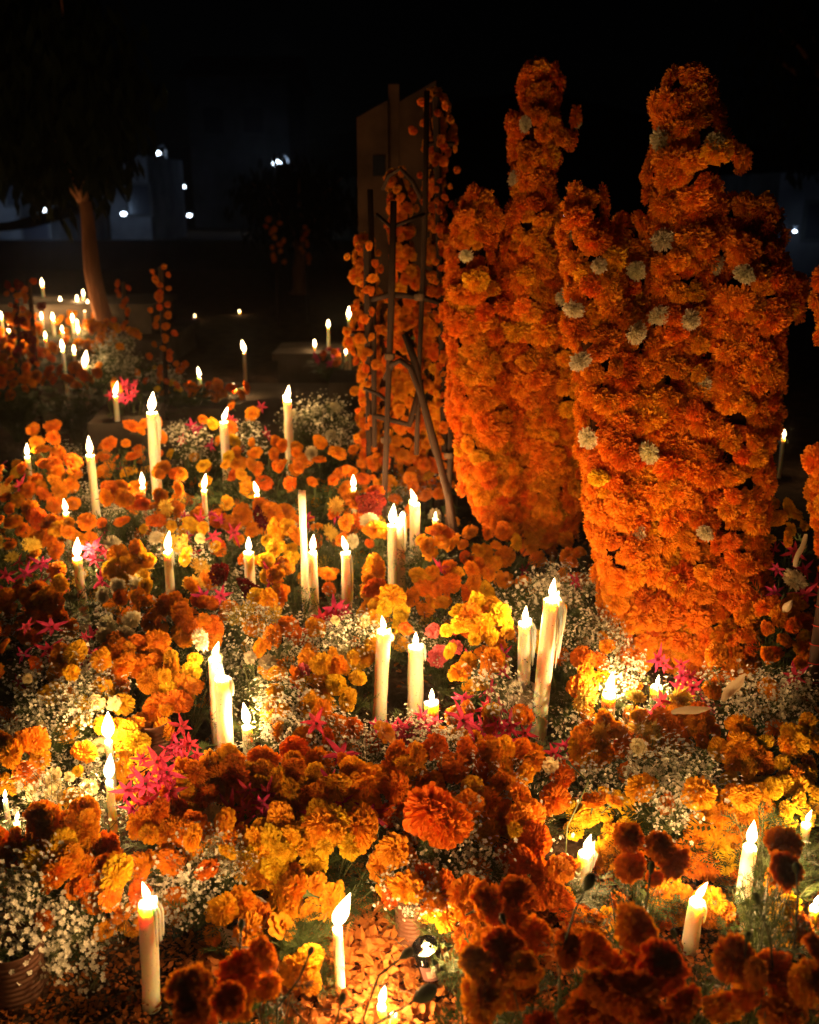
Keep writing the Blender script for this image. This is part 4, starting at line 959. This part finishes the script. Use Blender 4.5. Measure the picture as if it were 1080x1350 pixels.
B(820, 880, 2.62, 34, 26, [('O', 3), ('D', 1)], 'baby\'s breath at the foot of the big flower cross', spray=4)
B(885, 902, 2.5, 34, 22, [('P', 8)], 'magenta lilies below the big flower cross')
B(862, 930, 2.4, 32, 22, [('S', 2), ('P', 2)], 'shaggy yellow spider bloom beside the short glowing candle')
B(900, 960, 2.32, 56, 26, [('O', 7), ('D', 6)], 'deep orange marigolds below the spider bloom')
B(810, 972, 2.3, 62, 26, [('O', 6), ('S', 3), ('A', 2)], 'orange and shaggy yellow blooms right of the tallest candle\'s foot')
B(745, 1000, 2.28, 50, 24, [('O', 3), ('P', 2), ('A', 2)], 'pink and orange blooms trailing a long green stem', leaves=2)
B(985, 900, 2.55, 50, 44, [('O', 3)], 'pale dried baby\'s breath right of the big cross\'s foot', spray=6)
B(1040, 930, 2.4, 44, 44, [('Z', 3), ('P', 1)], 'pale baby\'s breath at the right edge by the wound post', spray=6)
B(1030, 690, 3.0, 34, 34, [('Y', 5), ('z', 4)], 'small yellow blooms right of the big flower cross')
B(1040, 760, 2.9, 34, 40, [('P', 6), ('W', 1)], 'pink lilies and pale calla right of the big flower cross')
B(1040, 835, 2.75, 34, 44, [('O', 5), ('A', 4), ('z', 3)], 'fiery orange blooms between the big cross and the wound post')
# front rows
B(905, 1035, 2.12, 84, 52, [('N', 3)], 'wide green mound of tiny white flowers at right', spray=9, leaves=4)
B(1010, 1010, 2.15, 60, 44, [('Y', 8), ('A', 6)], 'glowing yellow marigolds near the right edge')
B(1060, 985, 2.2, 28, 24, [('Y', 4)], 'bright yellow marigolds cut by the right edge')
B(1030, 1068, 2.05, 56, 34, [('Y', 10), ('A', 4)], 'yellow marigolds lit by the hidden right-edge candle')
B(960, 1090, 2.0, 34, 34, [('A', 7), ('O', 3)], 'orange marigolds left of the candle behind drooping blooms')
B(800, 1085, 2.06, 50, 24, [('Y', 5), ('z', 5)], 'yellow open-petalled marigolds behind the wax-horn candle')
B(815, 1150, 1.96, 26, 34, [('A', 5)], 'golden marigolds right of the wax-horn candle')
B(700, 1045, 2.12, 50, 40, [('O', 4), ('D', 2), ('N', 2)], 'orange marigolds over dark greenery right of centre', spray=2, leaves=2)
B(650, 1015, 2.15, 46, 36, [('O', 9), ('A', 2)], 'orange marigold bouquet below the pink lilies')
B(655, 1075, 2.0, 50, 34, [('O', 6), ('A', 3)], 'fluffy orange marigolds over the front middle')
B(672, 1105, 1.92, 26, 18, [('O', 3)], 'pair of tight orange marigolds above the dark front blooms')
B(590, 1020, 2.1, 54, 40, [('D', 4), ('O', 4)], 'white-flecked sprigs and rust marigolds in the front middle', spray=5)
B(600, 1110, 1.9, 56, 50, [('D', 2)], 'sparse baby\'s breath over the ribbed can', spray=7, leaves=2)
B(578, 1088, 1.84, 18, 16, [('D', 1), ('D', 1)], 'huge dark rust marigold in the front middle', sc=1.55)
B(490, 1110, 1.86, 22, 20, [('O', 1)], 'biggest round orange marigold left of the rust one', sc=1.7)
B(525, 1150, 1.82, 26, 34, [('O', 4)], 'small orange marigolds under the biggest round one')
B(525, 1040, 2.05, 50, 40, [('D', 6), ('O', 6)], 'deep orange marigolds above the biggest round one')
B(445, 1055, 2.0, 50, 40, [('P', 5), ('A', 6), ('O', 5)], 'orange marigolds with magenta blooms in the front row')
B(375, 1050, 2.05, 44, 36, [('O', 8), ('D', 3)], 'orange marigolds left of the magenta front blooms')
B(370, 1130, 1.84, 52, 44, [('A', 8), ('Y', 9)], 'bright golden marigold cluster in the front row')
B(432, 1112, 1.86, 34, 30, [('Y', 5), ('A', 4)], 'yellow marigolds right of the golden cluster')
B(402, 1184, 1.76, 38, 16, [('A', 5)], 'low row of golden marigolds under the cluster')
B(400, 1235, 1.68, 36, 34, [('Z', 1)], 'bunch of green leaves and buds beside the slim candle', leaves=3)
B(328, 1075, 1.98, 26, 26, [('P', 7)], 'magenta star lilies in the front row')
B(288, 1105, 1.88, 28, 26, [('Z', 3), ('A', 2)], 'open-petalled orange marigold beside the star lilies')
B(300, 1040, 2.06, 46, 30, [('O', 7), ('D', 3)], 'orange marigolds above the star lilies')
B(225, 1055, 2.0, 48, 34, [('O', 9), ('D', 2)], 'orange marigolds behind the slanting magenta spike')
B(190, 1040, 1.98, 34, 30, [('P', 8)], 'slanting magenta flower spike at left')
B(215, 1110, 1.86, 44, 34, [('O', 3), ('D', 4)], 'dim rust marigolds under the magenta spike')
B(95, 1105, 1.86, 56, 38, [('O', 9), ('D', 4)], 'deep orange marigolds below the cream sprigs')
B(20, 1105, 1.86, 34, 34, [('O', 6), ('D', 2)], 'orange marigolds at the lower left edge')
B(55, 1190, 1.70, 66, 52, [('O', 4)], 'baby\'s breath bouquet over the corner can', spray=11, leaves=3)
B(90, 1150, 1.76, 36, 34, [('O', 6)], 'orange marigolds rising from the corner baby\'s breath')
B(150, 1185, 1.72, 46, 44, [('D', 3), ('O', 5), ('Z', 2)], 'brown-orange marigolds left of the thick front candle', spray=2)
B(262, 1165, 1.76, 52, 48, [('D', 2)], 'green baby\'s breath right of the thick front candle', spray=9, leaves=2)
B(312, 1228, 1.68, 38, 24, [('A', 4), ('O', 1)], 'orange marigolds spilling from the pale pot')
B(543, 1172, 1.76, 26, 14, [('D', 3)], 'baby\'s breath and rust blooms filling the middle ribbed can', spray=3, leaves=2)
B(590, 1200, 1.72, 30, 24, [('O', 5)], 'orange marigolds bending over the glass votive')
B(605, 1262, 1.56, 26, 26, [('O', 4), ('D', 2)], 'marigolds glowing right of the glass votive')
B(690, 1150, 1.86, 34, 30, [('D', 5)], 'dim red-orange marigolds left of the wax-horn candle')
B(735, 1175, 1.8, 34, 26, [('D', 5)], 'rust marigolds at the foot of the wax-horn candle')
B(780, 1205, 1.78, 40, 30, [('D', 4), ('O', 2)], 'dark marigolds under the wax-horn candle')
# bank of backlit foreground blooms nearest the camera
B(245, 1335, 1.20, 60, 34, [('O', 3), ('D', 1)], 'backlit dark marigolds nearest the camera at the lower left', tilt=.4, sc=1.12)
B(318, 1298, 1.3, 40, 26, [('O', 3), ('D', 1)], 'shadowed marigolds below the pale pot', tilt=.4)
B(415, 1290, 1.55, 26, 22, [('A', 3)], 'lit golden marigold lying left of the slim candle')
B(670, 1225, 1.45, 56, 46, [('O', 4), ('O', 2)], 'dark marigold bank in shadow below the front middle', tilt=.5)
B(635, 1300, 1.30, 56, 42, [('O', 3), ('D', 1)], 'large unlit marigolds right of the glass votive', tilt=.4, sc=1.08)
B(740, 1310, 1.26, 60, 44, [('O', 3), ('D', 1)], 'large unlit marigolds at the bottom right of centre', tilt=.4, leaves=2)
B(815, 1265, 1.35, 40, 44, [('O', 3), ('D', 1)], 'red-brown marigolds left of the knobbly candle', tilt=.4, sc=1.05, leaves=2)
B(865, 1130, 1.55, 36, 34, [('O', 4), ('O', 1)], 'tall marigold stems left of and above the knobbly candle', tilt=.4, sc=.8)
B(850, 1325, 1.22, 60, 40, [('D', 7)], 'black-looking marigolds at the bottom below the knobbly candle', tilt=.4, leaves=2)
B(975, 1285, 1.30, 54, 46, [('O', 3), ('D', 1)], 'large dark marigolds right of the knobbly candle', tilt=.4, leaves=2)
B(1040, 1172, 1.42, 36, 28, [('D', 1)], 'dark round marigold before the right edge candles', tilt=.4, sc=.9)
B(1040, 1095, 1.55, 32, 22, [('D', 1)], 'dark marigold silhouetted against the yellow ones at right', tilt=.4, sc=.9)
B(1050, 1300, 1.25, 50, 50, [('O', 3), ('D', 1)], 'unlit marigolds filling the lower right corner', tilt=.4, leaves=2)
B(1010, 1150, 1.7, 26, 22, [('Z', 4)], 'drooping wilted marigolds in front of the right candle')
B(935, 1150, 1.95, 44, 34, [('O', 5), ('D', 3), ('Z', 2)], 'dim orange blooms behind the knobbly candle', leaves=2)
B(878, 1210, 1.80, 34, 30, [('O', 4), ('D', 2)], 'rust blooms and stems just left of the knobbly candle', leaves=2)
B(960, 1225, 1.74, 26, 26, [('O', 3), ('D', 1), ('z', 1)], 'small orange blooms between the two lower right candles', leaves=2)
B(1035, 1215, 1.66, 34, 30, [('O', 3), ('z', 3)], 'green stems with yellow petals at the lower right edge', leaves=3)
B(470, 1265, 1.78, 40, 14, [('Z', 2)], 'dark trailing greenery behind the slim candle', leaves=1)
# far flowers
B(15, 432, 8.2, 26, 26, [('O', 12)], 'distant glowing marigolds on the far left grave', sc=1.5)
B(85, 425, 9.2, 60, 18, [('O', 16)], 'distant orange heap amid the far left candles', sc=1.6)
B(35, 462, 8.0, 40, 20, [('O', 14), ('D', 6), ('A', 4)], 'orange blooms in front of the far left candle crowd', sc=1.3, leaves=2)
B(120, 440, 8.6, 36, 24, [('O', 12), ('A', 5)], 'orange blooms and greenery at the foot of the glowing tree', sc=1.3, leaves=3, spray=3)
B(10, 500, 6.2, 40, 24, [('D', 10), ('O', 4)], 'dim rust blooms at the far left behind the bed', sc=1.0, leaves=3)
B(225, 500, 6.1, 40, 22, [('D', 5), ('z', 4)], 'dark planting around the dim red post', leaves=5, spray=2)
B(150, 470, 6.5, 46, 42, [('O', 2), ('Z', 3)], 'dim green bush with tiny pale flowers left of the red post', spray=9, leaves=4, sc=1.1)
B(95, 497, 6.0, 40, 16, [('D', 9)], 'dark marigolds on the grave before the dim bush')
B(165, 515, 5.1, 22, 12, [('P', 6), ('D', 1)], 'magenta petals lit by the low flame behind the bed')
B(280, 515, 6.2, 46, 9, [('D', 12)], 'dim orange blooms around the votives on the dark tomb')
B(440, 470, 8.0, 24, 10, [('P', 5), ('D', 4)], 'distant pink and orange blooms left of the frame')
B(55, 575, 4.3, 26, 20, [('O', 3)], 'drooping wilted stem with one marigold at the back left', leaves=2)

# ------------------------------------------------------------------ blooms that fill the bed between the bouquets
from collections import defaultdict
grid = defaultdict(list)
for p in ALLHEADS: grid[(int(p.x / .1), int(p.y / .1))].append(p)
def near(p, d):
    gx_, gy_ = int(p.x / .1), int(p.y / .1)
    for i in (-1, 0, 1):
        for j in (-1, 0, 1):
            for q in grid[(gx_ + i, gy_ + j)]:
                if (p - q).length < d: return True
    return False
fill = 0
rgf = random.Random(77)
y = 1.80
while y < 4.75:
    hwid = y * .95 * .47 + .12; x = -hwid
    while x < hwid:
        px_, py_ = x + rgf.uniform(-.03, .03), y + rgf.uniform(-.03, .03)
        z = .15 + .10 * sin(px_ * 4 + 1.3) * sin(py_ * 3.1) + rgf.uniform(-.05, .07) + .03 * (py_ - 2)
        p = Vector((px_, py_, z)); sx_, sy_, dd = proj(p)
        right_ok = not (sx_ > 600 and py_ > 2.75 + (0.75 if sx_ < 770 else 0))
        hollow = (600 < sx_ < 800 and 1000 < sy_ < 1120 and rgf.random() < .6) or (180 < sx_ < 260 and 930 < sy_ < 990)
        if right_ok and -30 < sx_ < 1110 and not hollow and not near(p, .052) and not blocked(p, .04):
            if py_ < 1.95 and not (600 < sx_ < 760 or sx_ > 1000 or 200 < sx_ < 400): x += .088; continue
            bt = min(BOUQ, key=lambda b: (b[1] - p).length)[0]; r_ = rgf.random()
            if r_ < .48:
                code = rgf.choice('OOOYDAAZ'); head(code, bt, p, Vector((rgf.uniform(-.8, .8), -.5 + rgf.uniform(-.6, .6), .8)), rgf.uniform(.6, 1.0), rg=rgf); fill += 1
            elif r_ < .58: head(rgf.choice('PPWSY'), bt, p, Vector((rgf.uniform(-.5, .5), -.6, .8)), .9, rg=rgf); fill += 1
            elif r_ < .76:
                s_ = rgf.uniform(.6, .9); link('babys_breath', rgf.choice(SPRAY), bt, p - bt.location - Vector((0, 0, .15 * s_)), (rgf.uniform(-.1, .4), 0, rgf.uniform(0, 6)), s_, kind='stuff')
            else:
                link('foliage', rgf.choice(FOL), bt, Vector((p.x, p.y, 0)) - bt.location, (0, 0, rgf.uniform(0, 6)), (.12, .12, max(.12, z * 1.05)), kind='stuff')
        x += .088
    y += .085

# ------------------------------------------------------------------ small things in front
# loose petals over the ground
rgp = random.Random(5); mb = MB()
def spill(n_, x0, x1, y0, y1, zf=.02, s0=.006, s1=.014):
    for i in range(n_):
        x, y_ = rgp.uniform(x0, x1), rgp.uniform(y0, y1); z = gz(x, y_) + rgp.uniform(.003, zf); a = rgp.uniform(0, 6.28); s_ = rgp.uniform(s0, s1)
        d = Vector((cos(a), sin(a), rgp.uniform(-.5, .5))) * s_; w_ = Vector((-sin(a), cos(a), rgp.uniform(-.5, .5))) * s_ * .55; c_ = Vector((x, y_, z)); u = Vector((0, 0, s_ * rgp.uniform(-.3, .5)))
        mb.add([c_ - d, c_ - d * .2 + w_ + u * 2, c_ + d * .8 + w_ * .6 + u, c_ + d, c_ + d * .7 - w_ * .7 + u, c_ - d * .2 - w_], [(0, 1, 2, 3, 4, 5)])
spill(20000, -1.1, 1.1, 1.15, 2.0, .026, .003, .009)
spill(5000, -.45, .35, 1.3, 1.85, .04, .006, .017)
spill(2500, -1.6, 1.6, 2.0, 4.6, .02)
pass
pt = link('fallen_petals', mb.mesh('fallen_petals', [M['petal']]), None, color=(.46, .15, .025)); pt['kind'] = 'stuff'; pt['label'] = 'loose orange petals strewn over the soil'
mb = MB()
for i in range(420):
    x, y_ = rgp.uniform(-1.0, 1.0), rgp.uniform(1.2, 1.95); a = rgp.uniform(0, 6.28); L = rgp.uniform(.03, .10); z = .014
    mb.tube([(x, y_, z), (x + cos(a) * L * .5, y_ + sin(a) * L * .5, z + rgp.uniform(0, .02)), (x + cos(a) * L, y_ + sin(a) * L, z + rgp.uniform(0, .012))], [.0012, .001, .0007], 3)
st = link('dry_straw', mb.mesh('dry_straw', [M['dry']]), None); st['kind'] = 'stuff'; st['label'] = 'dry stalks scattered on the soil between the pots'

def bud_stem(pts, Y, label, r=.009, nm='flower_bud', opened=False):
    ps = [at(px, py, Y_) for px, py, Y_ in pts]; b = Vector((ps[0].x, ps[0].y, 0)); t = thing(nm, label, 'flower bud', b)
    mb_ = MB(); q = [Vector((0, 0, .0))] + [p - b for p in ps]
    fine = []
    for i in range(len(q) - 1):
        for s_ in range(4): fine.append(q[i].lerp(q[i + 1], s_ / 4))
    fine.append(q[-1]); mb_.tube(fine, .0019, 5); link('stem', mb_.mesh('stem', [M['stem']], True), t)
    d = (q[-1] - q[-2]).normalized(); qn = Vector((0, 0, 1)).rotation_difference(d)
    mb_ = MB(); mb_.lathe([(.002, -.004), (r * .8, r * .5), (r, r * 1.6), (r * .9, r * 2.4), (r * .5, r * 3.0), (.0004, r * 3.1)], 10); link('bud', mb_.mesh('bud', [M['calyx']], True), t, q[-1], qn)
    for k_ in range(2):
        mb_ = MB(); leafy(mb_, fine[5 + 2 * k_], Vector((1 if k_ else -1, -.3, .5)).normalized(), .04, rgp, 4); link('leaf', mb_.mesh('leaf', [M['leaf']]), t)
bud_stem([(740, 1260, 1.3), (758, 1200, 1.3), (772, 1172, 1.3)], 0, 'dark unopened bud standing before the wax-horn candle', .010)
bud_stem([(480, 1360, 1.25), (520, 1335, 1.25), (548, 1318, 1.25)], 0, 'round dark bud leaning over the petals at the bottom', .013)
bud_stem([(430, 1385, 1.2), (444, 1345, 1.2), (450, 1322, 1.2)], 0, 'small dark bud before the slim candle\'s foot', .006)
bud_stem([(365, 1330, 1.3), (395, 1290, 1.3), (408, 1258, 1.3)], 0, 'thin green bud stem left of the slim candle', .005)
bud_stem([(480, 1340, 1.35), (500, 1285, 1.35), (530, 1262, 1.35)], 0, 'dark bud on a bent stalk right of the slim candle', .008)
bud_stem([(835, 1245, 1.42), (852, 1195, 1.42), (858, 1150, 1.45)], 0, 'tall forked stem left of the knobbly candle', .006)
bud_stem([(1048, 1240, 1.35), (1052, 1190, 1.35), (1050, 1150, 1.35)], 0, 'straight dark bud stem at the lower right edge', .006)
bud_stem([(748, 1090, 2.0), (776, 1030, 2.05), (752, 1008, 2.1)], 0, 'curving pale green stem over the dark hollow right of centre', .005)

bud_stem([(905, 1300, 1.35), (903, 1267, 1.35), (890, 1235, 1.35)], 0, 'thin stem leaning left at the lower right, before the knobbly candle', .0055)

bud_stem([(960, 1330, 1.30), (978, 1285, 1.30), (985, 1240, 1.30)], 0, 'bent stem rising from the dark marigolds right of the knobbly candle', .0055)

bud_stem([(690, 1300, 1.35), (683, 1257, 1.35), (665, 1215, 1.35)], 0, 'leafy stem right of the glass votive', .0055)

bud_stem([(300, 1330, 1.30), (315, 1277, 1.30), (318, 1225, 1.32)], 0, 'slender dark stem before the pale pot', .0055)

bud_stem([(1020, 1290, 1.30), (1016, 1240, 1.30), (1000, 1190, 1.32)], 0, 'slender stem before the candle behind drooping marigolds', .0055)

def dried_leaf(px, py, Y, L, W, rot, label, mat='husk', nm='corn_husk', cat='corn husk'):
    p = at(px, py, Y); mb_ = MB(); q = []
    for i in range(9):
        t_ = i / 8; wd = W * sin(pi * min(1, .08 + t_ * .92)) ** .7
        for k_ in range(5):
            u = k_ / 4 - .5; q.append((wd * u, -.35 * W * (1 - 4 * u * u) + .003 * sin(t_ * 7), L * (t_ - .5) + .003 * sin(9 * t_ + 5 * u)))
    mb_.add(q, [(i * 5 + k_, i * 5 + k_ + 1, (i + 1) * 5 + k_ + 1, (i + 1) * 5 + k_) for i in range(8) for k_ in range(4)])
    o = link(nm, mb_.mesh(nm, [M[mat]], True), None, p, rot); o['label'] = label; o['category'] = cat
dried_leaf(968, 905, 2.36, .10, .035, (.2, .45, 0), 'pale curled husk standing at the foot of the big flower cross')
dried_leaf(912, 936, 2.28, .10, .025, (.3, 1.25, 0), 'flat pale husk lying among deep orange marigolds')
dried_leaf(1054, 725, 2.8, .10, .032, (.1, .25, .8), 'large grey-white calla-like husk beside pink lilies at right')
dried_leaf(1038, 800, 2.76, .07, .024, (.2, .5, -.7), 'lower pale husk beside the wound post')
dried_leaf(430, 702, 3.4, .09, .03, (.2, -.6, 0), 'single pointed yellow leaf beside the unlit candle', 'petalY', 'yellow_leaf', 'leaf') if False else None
mb = MB()
print('FILL', fill, 'OBJ', len(bpy.data.objects), 'TRIS', sum(len(m.polygons) for m in bpy.data.meshes) * 2)
